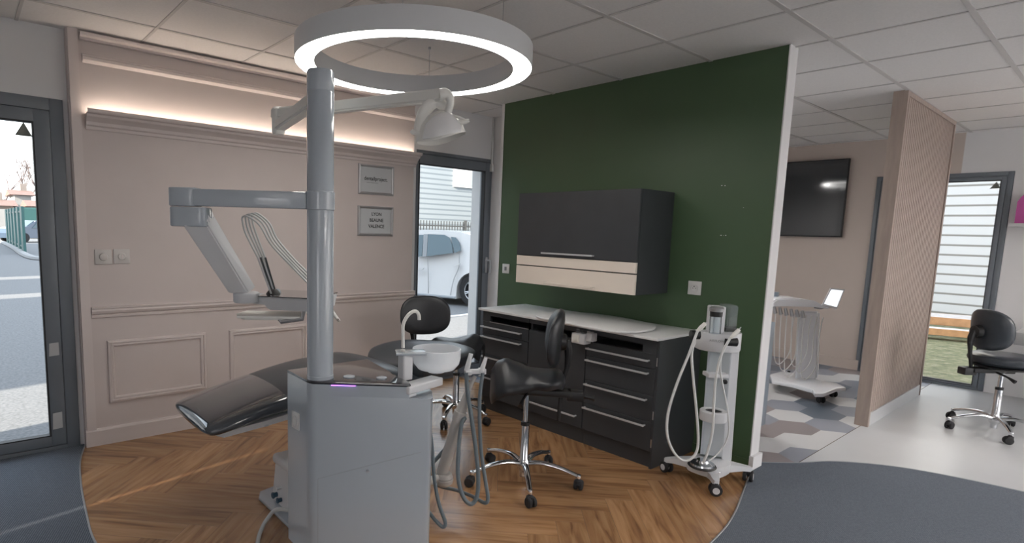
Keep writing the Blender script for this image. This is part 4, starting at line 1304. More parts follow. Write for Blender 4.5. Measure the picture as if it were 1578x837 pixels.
# little white dispenser on the worktop edge
g_ = thing('dispenser', 'small white box with a nozzle hanging under the worktop edge', 'dispenser', (3.03, 2.26, 0.67))
b = B(); add_box(b, 2.985, 3.058, 2.213, 2.315, 0.676, 0.742, bev=0.006)
obj('body', b, M['white_mat'], g_)
b = B(); add_box(b, 2.981, 2.986, 2.250, 2.310, 0.685, 0.735, bev=0.002)
add_box(b, 2.979, 2.983, 2.262, 2.298, 0.694, 0.726, bev=0.001)
obj('front_button', b, M['white_warm'], g_)
b = B(); add_tube(b, [(3.01, 2.285, 0.741), (3.01, 2.285, 0.766)], 0.012, 12, sm=False); add_tube(b, [(3.01, 2.250, 0.741), (3.01, 2.250, 0.760)], 0.007, 10, sm=False)
obj('nozzle', b, M['clear'], g_)
b = B(); add_box(b, 3.0585, 3.0615, 2.20, 2.25, 0.69, 0.755); add_box(b, 3.0, 3.060, 2.17, 2.212, 0.700, 0.752, bev=0.004)
obj('bracket', b, M['white_mat'], g_)

# wall cabinet
wc = thing('wall_cabinet', 'charcoal wall cabinet with cream lower fronts on the green wall', 'cabinet', (3.36, 2.5, 1.003))
b = B()
X0 = 3.17
for q in ((X0 + 0.019, 3.5555, 2.0, 2.018, 1.003, 1.652), (X0 + 0.019, 3.5555, 2.982, 3.0, 1.003, 1.652), (X0 + 0.019, 3.5555, 2.018, 2.982, 1.003, 1.02), (X0 + 0.019, 3.5555, 2.018, 2.982, 1.634, 1.652), (3.54, 3.5555, 2.018, 2.982, 1.02, 1.634)):
    add_box(b, *q)
obj('body', b, M['cab'], wc, smooth=0)
d = front('door', wc, 2.0, 3.0, 1.208, 1.652, M['cab'], x=X0)
bar_handle(d, X0, 2.308, 2.743, 1.231)
front('upper_panel', wc, 2.0, 3.0, 1.137, 1.204, M['cream'], x=X0)['label'] = 'narrow cream panel'
d = front('drawer', wc, 2.0, 3.0, 1.004, 1.130, M['cream'], x=X0)
d['label'] = 'cream drawer front'
bar_handle(d, X0, 2.292, 2.708, 1.024, M['cream'])

# sockets and switches
def socket(label, face, c, up, nrm, s=0.04, kind='socket', mm=None, round_part=True, name='wall_socket'):
    """plate of half size s centred at c on a wall with normal nrm"""
    nrm = Vector(nrm); up_ = Vector((0, 0, 1)); rt = up_.cross(nrm)
    mt = Matrix.Translation(c) @ Matrix((rt, up_, nrm)).transposed().to_4x4()
    t = thing(name, label, kind, c)
    b = B(); add_box(b, -s, s, -s, s, 0.0, 0.008, mtx=mt, bev=0.0025)
    obj('plate', b, mm or M['sockets'], t)
    if face == 'socket':
        b = B(); add_lathe(b, [(0.024, 0.0082), (0.024, 0.012), (0.021, 0.012), (0.020, 0.0085), (0, 0.0085)], n=28, mtx=mt)
        obj('insert', b, mm or M['sockets'], t)
        b = B()
        for q in (-0.0095, 0.0095):
            add_lathe(b, [(0, 0.0092), (0.0025, 0.0092), (0.0025, 0.0086)], n=10, mtx=mt @ Matrix.Translation((q, -0.001, 0)))
        add_lathe(b, [(0, 0.018), (0.0022, 0.018), (0.0024, 0.0086)], n=10, mtx=mt @ Matrix.Translation((0, 0.011, 0)))
        obj('pin_hole', b, M['ink'], t)
    elif face == 'dial':
        b = B(); add_lathe(b, [(0.022, 0.0082), (0.022, 0.011), (0.018, 0.014), (0, 0.014)], n=28, mtx=mt)
        obj('dial', b, mm or M['sockets'], t)
        b = B(); add_box(b, -0.0025, 0.0025, -0.012, 0.012, 0.0142, 0.0165, mtx=mt, bev=0.001)
        obj('dial_mark', b, M['plaster_trim'], t)
    elif face == 'knob':
        b = B(); add_lathe(b, [(0.023, 0.0082), (0.023, 0.010), (0.020, 0.018), (0.016, 0.020), (0, 0.020)], n=28, mtx=mt)
        obj('knob', b, mm or M['sockets'], t)
    elif face == 'rocker':
        b = B(); add_box(b, -0.012, 0.012, -0.016, 0.016, 0.0085, 0.012, mtx=mt, bev=0.002)
        add_box(b, -0.002, 0.002, -0.006, 0.006, 0.0122, 0.0135, mtx=mt)
        obj('rocker', b, M['ink_l'], t)
    return t
socket('pale square switch plate with a round knob, beside the slotted one', 'knob', (0.650, YP, 1.153), 0, (0, -1, 0), 0.044, 'light switch', M['switchp'], name='light_switch')
socket('pale square switch plate with a round slotted dial on the panelled wall', 'dial', (0.748, YP, 1.156), 0, (0, -1, 0), 0.044, 'light switch', M['switchp'], name='light_switch')
socket('small white switch low on the green wall beside the glazed door', 'rocker', (3.556, 3.48, 1.064), 0, (-1, 0, 0), 0.040, 'light switch', name='light_switch')
socket('white power socket on the green wall above the worktop end', 'socket', (3.556, 1.814, 1.052), 0, (-1, 0, 0), 0.043, 'socket')
bm = B()
for (y, z, w_, h_) in ((1.700, 1.684, 0.010, 0.003), (1.680, 1.682, 0.008, 0.003), (1.678, 1.386, 0.012, 0.004), (1.650, 1.386, 0.008, 0.004), (1.662, 1.385, 0.003, 0.003), (1.560, 1.55, 0.003, 0.003)):
    add_box(bm, 3.5552, 3.5562, y - w_ / 2, y + w_ / 2, z - h_ / 2, z + h_ / 2)
obj('filler_marks', bm, M['whitewall'], gw, smooth=0)

# framed signs with lettering
def text_obj(body, size, loc, parent, m, bold=0.0, name='lettering', rot=(PI / 2, 0, 0), shear=0.0, sx=1.0, align='CENTER'):
    cu = bpy.data.curves.new(name, 'FONT')
    cu.body = body; cu.size = size; cu.align_x = align; cu.align_y = 'CENTER'
    cu.extrude = 0.0004; cu.offset = bold; cu.shear = shear
    cu.materials.append(m)
    tmp = bpy.data.objects.new('tmp_text', cu)
    COL.objects.link(tmp)
    bpy.context.view_layer.update()
    me = bpy.data.meshes.new_from_object(tmp.evaluated_get(bpy.context.evaluated_depsgraph_get()))
    COL.objects.unlink(tmp)
    bpy.data.objects.remove(tmp)
    if not me.materials:
        me.materials.append(m)
    o = bpy.data.objects.new(name, me)
    COL.objects.link(o)
    o.parent = parent
    o.location = Vector(loc) - origin_of(parent)
    o.rotation_euler = rot
    o.scale = (sx, 1, 1)
    return o
def framed(label, x0, x1, z0, z1):
    t = thing('framed_sign', label, 'sign', ((x0 + x1) / 2, YP, z0), 0, 'framed signs')
    b = B()
    prof = [(0, 0), (0.003, 0.012), (0.012, 0.016), (0.020, 0.010), (0.022, 0.005)]
    cs = [(x0, z0, 1, 1), (x1, z0, -1, 1), (x1, z1, -1, -1), (x0, z1, 1, -1)]
    rings = [[b.verts.new((x + sx * i, YP - o, z + sz * i)) for i, o in prof] for x, z, sx, sz in cs]
    for k in range(4):
        A, C = rings[k], rings[(k + 1) % 4]
        for i in range(len(prof) - 1):
            b.faces.new((A[i], A[i + 1], C[i + 1], C[i]))
    bmesh.ops.recalc_face_normals(b, faces=b.faces)
    obj('frame', b, M['alu'], t, smooth=0)
    b = B(); add_box(b, x0 + 0.02, x1 - 0.02, YP - 0.0055, YP - 0.001, z0 + 0.02, z1 - 0.02)
    obj('card', b, M['paper'], t, smooth=0)
    return t
f1 = framed('silver framed sign reading dentallproject. on the panelled wall', 2.402, 2.733, 1.634, 1.868)
text_obj('dentallproject.', 0.041, (2.563, YP - 0.0062, 1.758), f1, M['ink'], bold=0.0006, sx=0.92)
text_obj('centre de formation', 0.013, (2.53, YP - 0.0062, 1.727), f1, M['ink_l'], name='small_lettering')
f2 = framed('silver framed sign reading LYON BEAUNE VALENCE on the panelled wall', 2.400, 2.734, 1.309, 1.546)
for s_, z_ in (('LYON', 1.482), ('BEAUNE', 1.434), ('VALENCE', 1.386)):
    text_obj(s_, 0.037, (2.572, YP - 0.0062, z_), f2, M['ink'], bold=0.0008, sx=0.95)

# ================================================================== WHITE TREATMENT CART
cart = thing('treatment_cart', 'slim white treatment cart on casters with two looping hoses, before the green wall', 'medical cart', (3.17, 1.45, 0))
HD = 3.14
def box_px(b, px0, px1, py0, py1, hd, depth, bev=0.0, front=True, px0b=None, px1b=None):
    """box whose front face spans the measured rectangle at depth hd and runs back by depth"""
    px0b = px0 if px0b is None else px0b
    px1b = px1 if px1b is None else px1b
    a, c = PH(px0, py0, hd), PH(px1, py0, hd)
    e_, f_ = PH(px0b, py1, hd), PH(px1b, py1, hd)
    zt = (a.z + c.z) / 2; zb = (e_.z + f_.z) / 2
    d_ = FH * depth
    lo = [Vector((e_.x, e_.y, zb)), Vector((f_.x, f_.y, zb))]
    hi = [Vector((e_.x, e_.y, zt)), Vector((f_.x, f_.y, zt))]
    n0 = len(b.edges)
    add_hexa(b, [lo[0], lo[1], lo[1] + d_, lo[0] + d_, hi[0], hi[1], hi[1] + d_, hi[0] + d_])
    if bev:
        b.edges.ensure_lookup_table()
        bmesh.ops.bevel(b, geom=b.edges[n0:], offset=bev, segments=2, affect='EDGES')
# base with three arms
b = B()
c0 = PH(1100, 715, 3.12); c0.z = 0
cs = [Vector((3.105, 1.668, 0)), Vector((3.035, 1.345, 0)), Vector((3.37, 1.318, 0))]
cen = Vector((3.16, 1.45, 0))
pc_ = cen
for k, c in enumerate(cs):
    d_ = (c - pc_)
    L_ = d_.length
    mt = frame_mtx(pc_ + Vector((0, 0, 0)), d_)
    secs = []
    for u, hw_, z0, z1 in ((-0.02, 0.075, 0.070, 0.125), (0.35, 0.055, 0.078, 0.120), (0.8, 0.024, 0.070, 0.100), (1.0, 0.017, 0.062, 0.088), (1.06, 0.010, 0.064, 0.084)):
        secs.append([mt @ Vector((u * L_, s1 * hw_, z)) for s1, z in ((-1, z0), (1, z0), (1, z1), (-1, z1))])
    add_loft(b, secs)
add_prism(b, superell(pc_.x, pc_.y, 0.11, 0.10, 3, 24), 0.072, 0.128, bev=0.006)
base_ = obj('base', b, M['white_mat'], cart)
for k, c in enumerate(cs):
    b = B()
    a2 = (1.2, 2.2, 0.3)[k]
    for sd in (-1, 1):
        mt = Matrix.Translation((c.x - math.sin(a2) * 0.017 * sd, c.y + math.cos(a2) * 0.017 * sd, 0.0325)) @ Matrix.Rotation(a2, 4, 'Z') @ Matrix.Rotation(PI / 2, 4, 'X')
        add_lathe(b, [(0, -0.009), (0.026, -0.009), (0.032, -0.006), (0.0325, 0), (0.032, 0.006), (0.026, 0.009), (0, 0.009)], n=24, mtx=mt)
    add_lathe(b, [(0, 0.03), (0.016, 0.032), (0.022, 0.05), (0.012, 0.068), (0, 0.068)], (c.x, c.y, 0), 16)
    cst = obj('caster', b, M['rubber'], base_)
    b = B()
    for sd in (-1, 1):
        mt = Matrix.Translation((c.x - math.sin(a2) * 0.017 * sd, c.y + math.cos(a2) * 0.017 * sd, 0.0325)) @ Matrix.Rotation(a2, 4, 'Z') @ Matrix.Rotation(PI / 2, 4, 'X')
        add_lathe(b, [(0, -0.0105), (0.018, -0.0105), (0.018, 0.0105), (0, 0.0105)], n=20, mtx=mt)
    obj('hub_cap', b, M['white_mat'], base_)
# column: white post and pale inner panel
b = B()
tp, bt = PH(1134, 520, 3.20), PH(1121, 712, 3.20)
add_hexa(b, [PH(1111, 712, 3.16), PH(1125, 712, 3.16), PH(1127, 712, 3.26), PH(1113, 712, 3.26), PH(1127, 520, 3.16), PH(1140, 520, 3.16), PH(1141, 520, 3.26), PH(1128, 520, 3.26)])
bmesh.ops.bevel(b, geom=list(b.edges), offset=0.006, segments=2, affect='EDGES')
obj('post', b, M['white_mat'], cart)
b = B()
add_hexa(b, [PH(1081, 700, 3.15), PH(1113, 705, 3.15), PH(1113, 705, 3.19), PH(1081, 700, 3.19), PH(1094, 540, 3.15), PH(1128, 540, 3.15), PH(1128, 540, 3.19), PH(1094, 540, 3.19)])
bmesh.ops.bevel(b, geom=list(b.edges), offset=0.004, segments=2, affect='EDGES')
obj('inner_panel', b, M['milky'], cart, label='pale translucent panel')
b = B()
add_hexa(b, [PH(1079, 700, 3.19), PH(1084, 700, 3.19), PH(1084, 700, 3.23), PH(1079, 700, 3.23), PH(1091, 540, 3.19), PH(1095, 540, 3.19), PH(1095, 540, 3.23), PH(1091, 540, 3.23)])
obj('side_rail', b, M['white_mat'], cart)
b = B()
box_px(b, 1092, 1123, 577, 583, 3.10, 0.08, bev=0.002)
obj('cross_shelf', b, M['white_mat'], cart)
b = B(); add_lathe(b, [(0, -0.012), (0.012, -0.008), (0.014, 0.004), (0.008, 0.012), (0, 0.014)], PH(1117, 589, 3.08), 16)
obj('hose_clip', b, M['blackplas'], cart)
# head block with a curved front
hc = PH(1109, 528, 3.13)
hm = frame_mtx((hc.x, hc.y, 0), RH)
zt, zb = PH(1109, 515, 3.05).z, PH(1109, 545, 3.03).z
poly = [(-0.112, 0.07), (-0.115, 0.0), (-0.095, -0.045), (-0.05, -0.075), (0.0, -0.085), (0.05, -0.078), (0.085, -0.055), (0.112, -0.01), (0.115, 0.07)]
b = B(); add_prism(b, poly, zb, zt, mtx=hm, bev=0.006)
obj('head', b, M['white_mat'], cart)
text_o = text_obj('AIRFLOW', 0.017, hm @ Vector((-0.052, -0.0775, (zt + zb) / 2 + 0.012)), cart, M['ink_l'], name='lettering', rot=(PI / 2, 0, math.atan2(RH.y, RH.x) - 0.42))
# tower, powder bottle and water tank
b = B()
box_px(b, 1098, 1116, 473, 514, 3.10, 0.09, bev=0.004)
obj('tower', b, M['white_mat'], cart)
b = B(); bc = PH(1102, 505, 3.07)
add_lathe(b, [(0, 0), (0.030, 0.0), (0.030, 0.085), (0.026, 0.090), (0, 0.090)], (bc.x, bc.y, zt + 0.001), 24)
obj('powder_bottle', b, M['clear'], cart, label='clear bottle')
b = B()
add_lathe(b, [(0, 0.091), (0.031, 0.091), (0.032, 0.118), (0, 0.118)], (bc.x, bc.y, zt), 24)
obj('bottle_cap', b, M['blackplas'], cart)
b = B()
add_lathe(b, [(0, 0.1185), (0.036, 0.1185), (0.038, 0.135), (0.030, 0.142), (0, 0.142)], (bc.x, bc.y, zt), 24)
obj('bottle_head', b, M['alu'], cart)
b = B(); box_px(b, 1116.5, 1135, 471, 513, 3.13, 0.10, bev=0.006)
obj('water_tank', b, M['smoke'], cart, label='smoked clear water tank')
b = B(); box_px(b, 1117.5, 1134, 506, 513, 3.14, 0.08, bev=0.002)
obj('tank_base', b, M['blackplas'], cart)
# holders, handpieces
for (px, py, L_) in ((1071, 516, 0.03), (1125, 527, 0.045)):
    c = PH(px, py, 3.06)
    b = B(); add_tube(b, [c - RH * L_ * 0.8, c - RH * L_ * 0.75, c + RH * L_ * 0.75, c + RH * L_ * 0.8], [0.018, 0.024, 0.024, 0.018], 20, sm=False)
    obj('hose_holder', b, M['blackplas'], cart)
for (p0, p1, p2) in (((1074, 511), (1087, 498.5), (1090, 496)), ((1126, 521), (1139, 508), (1142, 504))):
    b = B(); add_tube(b, [PH(*p0, 3.01), PH((p0[0] + p1[0]) / 2, (p0[1] + p1[1]) / 2, 3.01), PH(*p1, 3.01)], [0.008, 0.012, 0.010], 14)
    hp_ = obj('handpiece', b, M['white_warm'], cart)
    b = B(); add_tube(b, [PH(*p1, 3.01), PH(*p2, 3.01)], [0.004, 0.002], 8, sm=False)
    obj('tip', b, M['steel'], hp_)
hs = [[(1075, 510), (1062, 545), (1043, 592), (1030, 635), (1028, 668), (1036, 693), (1049, 708), (1062, 709), (1073, 697), (1076, 675), (1073, 630), (1068, 580), (1066, 545), (1071, 526)],
      [(1125, 521), (1111, 549), (1103, 585), (1100, 625), (1098, 665), (1091, 695), (1084, 713)],
      [(1084, 714), (1100, 705), (1115, 688), (1123, 665), (1121, 630), (1115, 600), (1110, 570), (1112, 545)]]
for k, h in enumerate(hs):
    b = B(); add_tube(b, [PH(x, y, (3.0, 3.0, 3.05)[k]) for x, y in h], 0.0068 if k < 2 else 0.0045, 10)
    obj('hose', b, M['hose_w'], cart)
# cup holder ring and foot pedal resting on the base
b = B(); rc_ = PH(1099, 640, 3.09)
add_lathe(b, [(0.045, -0.026), (0.068, -0.026), (0.070, -0.020), (0.070, 0.024), (0.066, 0.028), (0.045, 0.028), (0.043, 0.0)], rc_, 32)
obj('cup_ring', b, M['white_mat'], cart)
b = B(); add_lathe(b, [(0, 0.010), (0.0425, 0.010), (0.0425, 0.022), (0.02, 0.016), (0, 0.015)], rc_, 28)
obj('cup_mat', b, M['blackplas'], cart)
fp = PZ(1082, 716, 0.14)
ped = thing('foot_pedal', 'round chrome foot pedal with black rim parked on the white cart base', 'foot pedal', (fp.x, fp.y, 0.128))
b = B(); add_lathe(b, [(0, 0.1285), (0.070, 0.1285), (0.074, 0.134), (0.070, 0.140), (0, 0.140)], (fp.x, fp.y, 0), 32)
obj('rim', b, M['blackplas'], ped)
b = B(); add_lathe(b, [(0.064, 0.1402), (0.062, 0.150), (0.035, 0.156), (0.030, 0.168), (0, 0.170)], (fp.x, fp.y, 0), 32)
obj('dome', b, M['chrome'], ped)

# ================================================================== BACK ROOM
gc = thing('mobile_cabinet', 'blue grey cabinet on casters behind the end of the green wall', 'cabinet', (4.0, 1.85, 0))
b = B(); add_box(b, 3.72, 4.31, 1.605, 2.05, 0.07, 0.805, bev=0.003)
obj('body', b, M['greycab'], gc)
b = B(); add_box(b, 4.30, 4.315, 1.615, 2.04, 0.09, 0.43, bev=0.002); add_box(b, 4.30, 4.315, 1.615, 2.04, 0.44, 0.79, bev=0.002)
obj('drawer', b, M['greycab'], gc)
for (x, y) in ((4.27, 1.64), (4.27, 2.0), (3.76, 1.64), (3.76, 2.0)):
    b = B()
    add_lathe(b, [(0, -0.01), (0.03, -0.01), (0.032, 0), (0.03, 0.01), (0, 0.01)], n=20, mtx=Matrix.Translation((x, y, 0.032)) @ Matrix.Rotation(PI / 2, 4, 'X'))
    add_box(b, x - 0.014, x + 0.014, y - 0.014, y + 0.014, 0.04, 0.0705)
    obj('caster', b, M['rubber'], gc)

dc = thing('dental_cart', 'white dental cart with a row of hoses and a tilted tablet in the beige room', 'medical cart', (5.85, 1.98, 0))
DH = 5.25
b = B()
tz = PH(1230, 470, DH).z
# top: curved shell
secs = []
for px, py, hh in ((1191, 466, 0.05), (1197, 461, 0.07), (1215, 459.5, 0.075), (1240, 461, 0.07), (1257, 464, 0.055), (1268, 470, 0.03), (1280, 473, 0.018)):
    p = PH(px, py, DH - 0.10)
    q = p + FH * 0.26
    secs.append([p, q, q - Vector((0, 0, hh)), p - Vector((0, 0, hh))])
add_loft(b, secs)
bmesh.ops.bevel(b, geom=[e for e in b.edges if e.calc_face_angle(0) > 0.9], offset=0.01, segments=2, affect='EDGES')
obj('top', b, M['cartwhite'], dc)
b = B()
p0, p1 = PH(1190, 474, DH - 0.11), PH(1242, 482, DH - 0.11)
for i in range(6):
    c = p0.lerp(p1, (i + 0.3) / 6)
    add_tube(b, [c + Vector((0, 0, 0.012)), c + RH * 0.018 - Vector((0, 0, 0.05))], [0.012, 0.018], 8, sm=False)
obj('instrument_holder', b, M['alu'], dc)
for i in range(6):
    c = p0.lerp(p1, (i + 0.5) / 6) + RH * 0.01 - Vector((0, 0, 0.05))
    b = B()
    dp = 0.42 + 0.05 * (i % 3)
    add_tube(b, [c, c + Vector((0, 0, -dp * 0.5)) + RH * 0.01, c + Vector((0, 0, -dp)) + RH * 0.035, c + Vector((0, 0, -dp - 0.03)) + RH * 0.09, c + Vector((0, 0, -dp * 0.8)) + RH * 0.16, c + Vector((0, 0, -dp * 0.3)) + RH * 0.19 + FH * 0.05, c + Vector((0, 0, 0.0)) + RH * 0.21 + FH * 0.06], 0.0042, 8)
    obj('hose', b, M['hose_w'], dc)
b = B()
add_hexa(b, [PH(1225, 592, DH - 0.02), PH(1259, 585, DH - 0.02), PH(1262, 575, DH + 0.16), PH(1228, 580, DH + 0.16), PH(1229, 480, DH - 0.02), PH(1262, 480, DH - 0.02), PH(1264, 480, DH + 0.14), PH(1231, 480, DH + 0.14)])
bmesh.ops.bevel(b, geom=list(b.edges), offset=0.015, segments=3, affect='EDGES')
obj('column', b, M['cartwhite'], dc)
b = B()
fpts = [PZ(1188, 575, 0.12), PZ(1215, 578, 0.12), PZ(1240, 592, 0.12), PZ(1255, 604, 0.12), PZ(1262, 600, 0.12), PZ(1276, 592, 0.12), PZ(1298, 595, 0.12), PZ(1292, 602, 0.12), PZ(1280, 603, 0.12), PZ(1272, 607, 0.12), PZ(1256, 605, 0.12)]
poly = [PZ(1186, 575, 0.13), PZ(1190, 584, 0.13), PZ(1222, 590, 0.13), PZ(1252, 598, 0.13), PZ(1256, 604, 0.13), PZ(1270, 604, 0.13), PZ(1290, 596, 0.13), PZ(1304, 595, 0.13), PZ(1290, 588, 0.13), PZ(1266, 585, 0.13), PZ(1240, 575, 0.13), PZ(1205, 570, 0.13)]
add_prism(b, [(p.x, p.y) for p in poly][::-1], 0.082, 0.118, bev=0.01)
obj('base', b, M['cartwhite'], dc)
for (px, py) in ((1204, 590), (1265, 616), (1284, 607), (1215, 580)):
    c = PZ(px, py, 0.03)
    b = B()
    for sd in (-1, 1):
        mt = Matrix.Translation(Vector((c.x, c.y, 0.0305)) + RH * 0.016 * sd) @ frame_mtx((0, 0, 0), RH).to_3x3().to_4x4() @ Matrix.Rotation(PI / 2, 4, 'Y')
        add_lathe(b, [(0, -0.008), (0.026, -0.008), (0.030, 0), (0.026, 0.008), (0, 0.008)], n=18, mtx=mt)
    add_lathe(b, [(0, 0.028), (0.010, 0.03), (0.014, 0.083), (0, 0.083)], (c.x, c.y, 0), 12)
    obj('caster', b, M['rubber'], dc)
b = B()
sA, sB, sC, sD = PH(1267, 470, DH - 0.12), PH(1290, 476, DH - 0.12), PH(1302, 446, DH - 0.04), PH(1280, 444, DH - 0.04)
nb = (sB - sA).cross(sD - sA).normalized() * 0.012
if nb.dot(FH) < 0:
    nb = -nb
add_hexa(b, [sA, sB, sB + nb, sA + nb, sD, sC, sC + nb, sD + nb])
obj('tablet', b, M['white_mat'], dc)
mcen = (sA + sB + sC + sD) / 4
b = B()
q = [mcen + (p - mcen) * 0.84 - nb * 0.15 for p in (sA, sB, sC, sD)]
q2 = [p + nb * 0.1 for p in q]
add_hexa(b, [q[0], q[1], q2[1], q2[0], q[3], q[2], q2[2], q2[3]])
obj('tablet_screen', b, M['screen'], dc, label='lit pale tablet screen')
b = B()
add_tube(b, [PH(1255, 474, DH), PH(1266, 475, DH - 0.05), PH(1276, 466, DH - 0.06)], 0.010, 8)
obj('tablet_bracket', b, M['alu'], dc)
b = B(); c = PH(1196, 455, DH + 0.05); add_box(b, c.x - 0.02, c.x + 0.02, c.y - 0.02, c.y + 0.02, c.z - 0.05, c.z + 0.03, bev=0.005)
obj('turbine_block', b, M['greycab'], dc)

# television on the beige wall
tv = thing('wall_television', 'black flat television hanging on the beige wall', 'television', (7.33, 2.9, 1.43))
p0, p1 = PX(1307, 244, 7.31), PX(1299, 366, 7.31)
y0_, zt_, zb_ = (p0.y + p1.y) / 2, p0.z, p1.z
b = B(); add_box(b, 7.312, 7.345, y0_, y0_ + 1.45, zb_, zt_, bev=0.004)
obj('housing', b, M['blackplas'], tv)
b = B(); add_box(b, 7.309, 7.3118, y0_ + 0.008, y0_ + 1.442, zb_ + 0.014, zt_ - 0.008)
obj('screen', b, M['tvglass'], tv, label='dark glossy screen')
b = B(); add_box(b, 7.345, 7.3795, y0_ + 0.5, y0_ + 0.95, zb_ + 0.2, zt_ - 0.2)
obj('wall_mount', b, M['blackplas'], tv)

# desk, shelf and pink sign in the end room
dk = thing('desk', 'pale desk along the end wall beside the round black stool', 'desk', (6.6, -0.2, 0))
dx = PZ(1564, 512, 0.735)
b = B(); add_box(b, dx.x, 7.3, -1.4, dx.y, 0.64, 0.735, bev=0.004)
obj('top', b, M['whitefl'], dk)
for x in (dx.x + 0.10, 7.2):
    for y in (-1.3, -0.2):
        b = B(); add_box(b, x - 0.025, x + 0.025, y - 0.025, y + 0.025, 0, 0.64, bev=0.003)
        obj('leg', b, M['alu'], dk)
b = B(); add_box(b, 7.20, XR, -1.4, 0.845, 1.548, 1.577, bev=0.002)
tag(obj('wall_shelf', b, M['whitewall']), 'white wall shelf beside the window of the end wall', 'shelf')
b = B()
pl = [(0.0, 0.0), (0.0, 0.19), (-0.02, 0.235), (-0.06, 0.275), (-0.11, 0.285), (-0.5, 0.285), (-0.5, 0)]
mt = Matrix.Translation((7.27, 0.815, 1.5775)) @ Matrix(((0, 0, 1, 0), (1, 0, 0, 0), (0, 1, 0, 0), (0, 0, 0, 1)))
add_prism(b, pl, 0.0, 0.03, mtx=mt, bev=0.003)
add_box(b, 7.266, 7.2702, 0.745, 0.752, 1.61, 1.75)
tag(obj('pink_display', b, M['pink']), 'pink rounded display board standing on the white wall shelf', 'display')

# ================================================================== OUTSIDE
GZ = -0.12
b = B(); add_box(b, -60, 8.2, YW + T + 0.02, 160, GZ - 0.2, GZ); add_box(b, 8.2, 60, 4.4, 160, GZ - 0.2, GZ)
struct('ground', b, M['asphalt'])
b = B(); add_box(b, XR + T + 0.02, 60, -30, 4.38, GZ - 0.18, GZ + 0.02)
struct('lawn', b, M['grass'])
b = B(); add_box(b, -60, XR + T, -40, YB - T - 0.02, GZ - 0.2, GZ - 0.01); add_box(b, -60, XL - T - 0.02, YB - T, YW + T, GZ - 0.2, GZ - 0.01)
struct('forecourt', b, M['asphalt'])
# parking line
b = B()
pA, pB_ = PZ(700, 487, GZ), PZ(735, 483, GZ)
dl = (pB_ - pA).normalized(); nl = Vector((-dl.y, dl.x, 0)) * 0.05
add_hexa(b, [pA - dl * 3 - nl, pA + dl * 3 - nl, pA + dl * 3 + nl, pA - dl * 3 + nl] + [q + Vector((0, 0, 0.006)) for q in (pA - dl * 3 - nl, pA + dl * 3 - nl, pA + dl * 3 + nl, pA - dl * 3 + nl)])
struct('parking_line', b, M['whitewall'])
# car
CD = math.radians(108.8)
cdir = Vector((math.cos(CD), math.sin(CD), 0))      # towards the front of the car
cnr = Vector((-cdir.y, cdir.x, 0))                  # towards the viewer's side
RW = PZ(719, 473, GZ)
CO = Vector((RW.x, RW.y, GZ))
car = thing('parked_car', 'white hatchback parked outside the glazed door', 'car', CO, 0)
CM = Matrix.Translation(CO) @ Matrix((cdir, cnr, Vector((0, 0, 1)))).transposed().to_4x4()
def PCAR(px, py, off=0.0):
    r = _ray(px, py); o = Vector((0, 0, EYE))
    p0_ = CO + cnr * off
    return o + r * ((p0_ - o).dot(cnr) / r.dot(cnr))
def side_off(z):
    return 0.0 if z < 0.92 else -0.42 * (z - 0.92)
WR = 0.33
def arch(cx, r=0.385, n=12):
    return [(cx + r * math.cos(PI * k / n), 0.31 + r * math.sin(PI * k / n)) for k in range(n + 1)]
RA, FAx = -0.13, 2.43
prof = [(-0.84, 0.28), (-0.90, 0.48), (-0.84, 0.80), (-0.62, 0.96), (-0.34, 1.08), (-0.15, 1.24), (0.0, 1.35), (0.08, 1.43), (0.30, 1.475), (0.8, 1.515), (1.3, 1.51), (1.75, 1.38), (2.1, 1.18), (2.40, 1.02), (2.95, 0.88), (3.22, 0.68), (3.25, 0.30), (2.95, 0.18)]
prof += [(FAx + 0.385, 0.20)] + arch(FAx)[0:] + [(FAx - 0.385, 0.14), (RA + 0.385, 0.14)] + arch(RA) + [(RA - 0.385, 0.22)]
b = B()
def ring_car(side):
    return [b.verts.new(CM @ Vector((x, (side_off(z) if side > 0 else -1.72 - side_off(z)), z))) for x, z in prof]
A_, C_ = ring_car(1), ring_car(-1)
for i in range(len(prof)):
    j = (i + 1) % len(prof)
    b.faces.new((A_[i], A_[j], C_[j], C_[i]))
fa = b.faces.new(A_); fb = b.faces.new(C_[::-1])
bmesh.ops.triangulate(b, faces=[fa, fb])
bmesh.ops.recalc_face_normals(b, faces=b.faces)
body = obj('body', b, M['carwhite'], car, smooth=40)
def car_panel(name, pts, m, off=0.006, lab=None):
    b = B()
    pp = []
    for x, z in pts:
        pp.append((x, z))
    f_ = [b.verts.new(CM @ Vector((x, side_off(z) + off, z))) for x, z in pp]
    g_2 = [b.verts.new(CM @ Vector((x, side_off(z) - 0.01, z))) for x, z in pp]
    b.faces.new(f_); b.faces.new(g_2[::-1])
    for i in range(len(pp)):
        j = (i + 1) % len(pp)
        b.faces.new((f_[i], g_2[i], g_2[j], f_[j]))
    bmesh.ops.recalc_face_normals(b, faces=b.faces)
    return obj(name, b, m, car, smooth=0, label=lab)
def carxz(px, py):
    r = _ray(px, py); o = Vector((0, 0, EYE))
    off = 0.0
    for _ in range(4):
        p = PCAR(px, py, off)
        off = side_off(p.z - GZ)
    d_ = p - CO
    return (d_.dot(cdir), p.z - GZ)
car_panel('window', [carxz(*q) for q in ((641, 396), (650, 395), (653, 362), (641, 362))], M['carglass'])
car_panel('window', [carxz(*q) for q in ((658, 395), (698, 390), (697, 378), (692, 366), (685, 362), (660, 361))], M['carglass'])
car_panel('window', [carxz(*q) for q in ((700.5, 390), (710, 386), (708, 374), (702, 366), (695, 365))], M['carglass'])
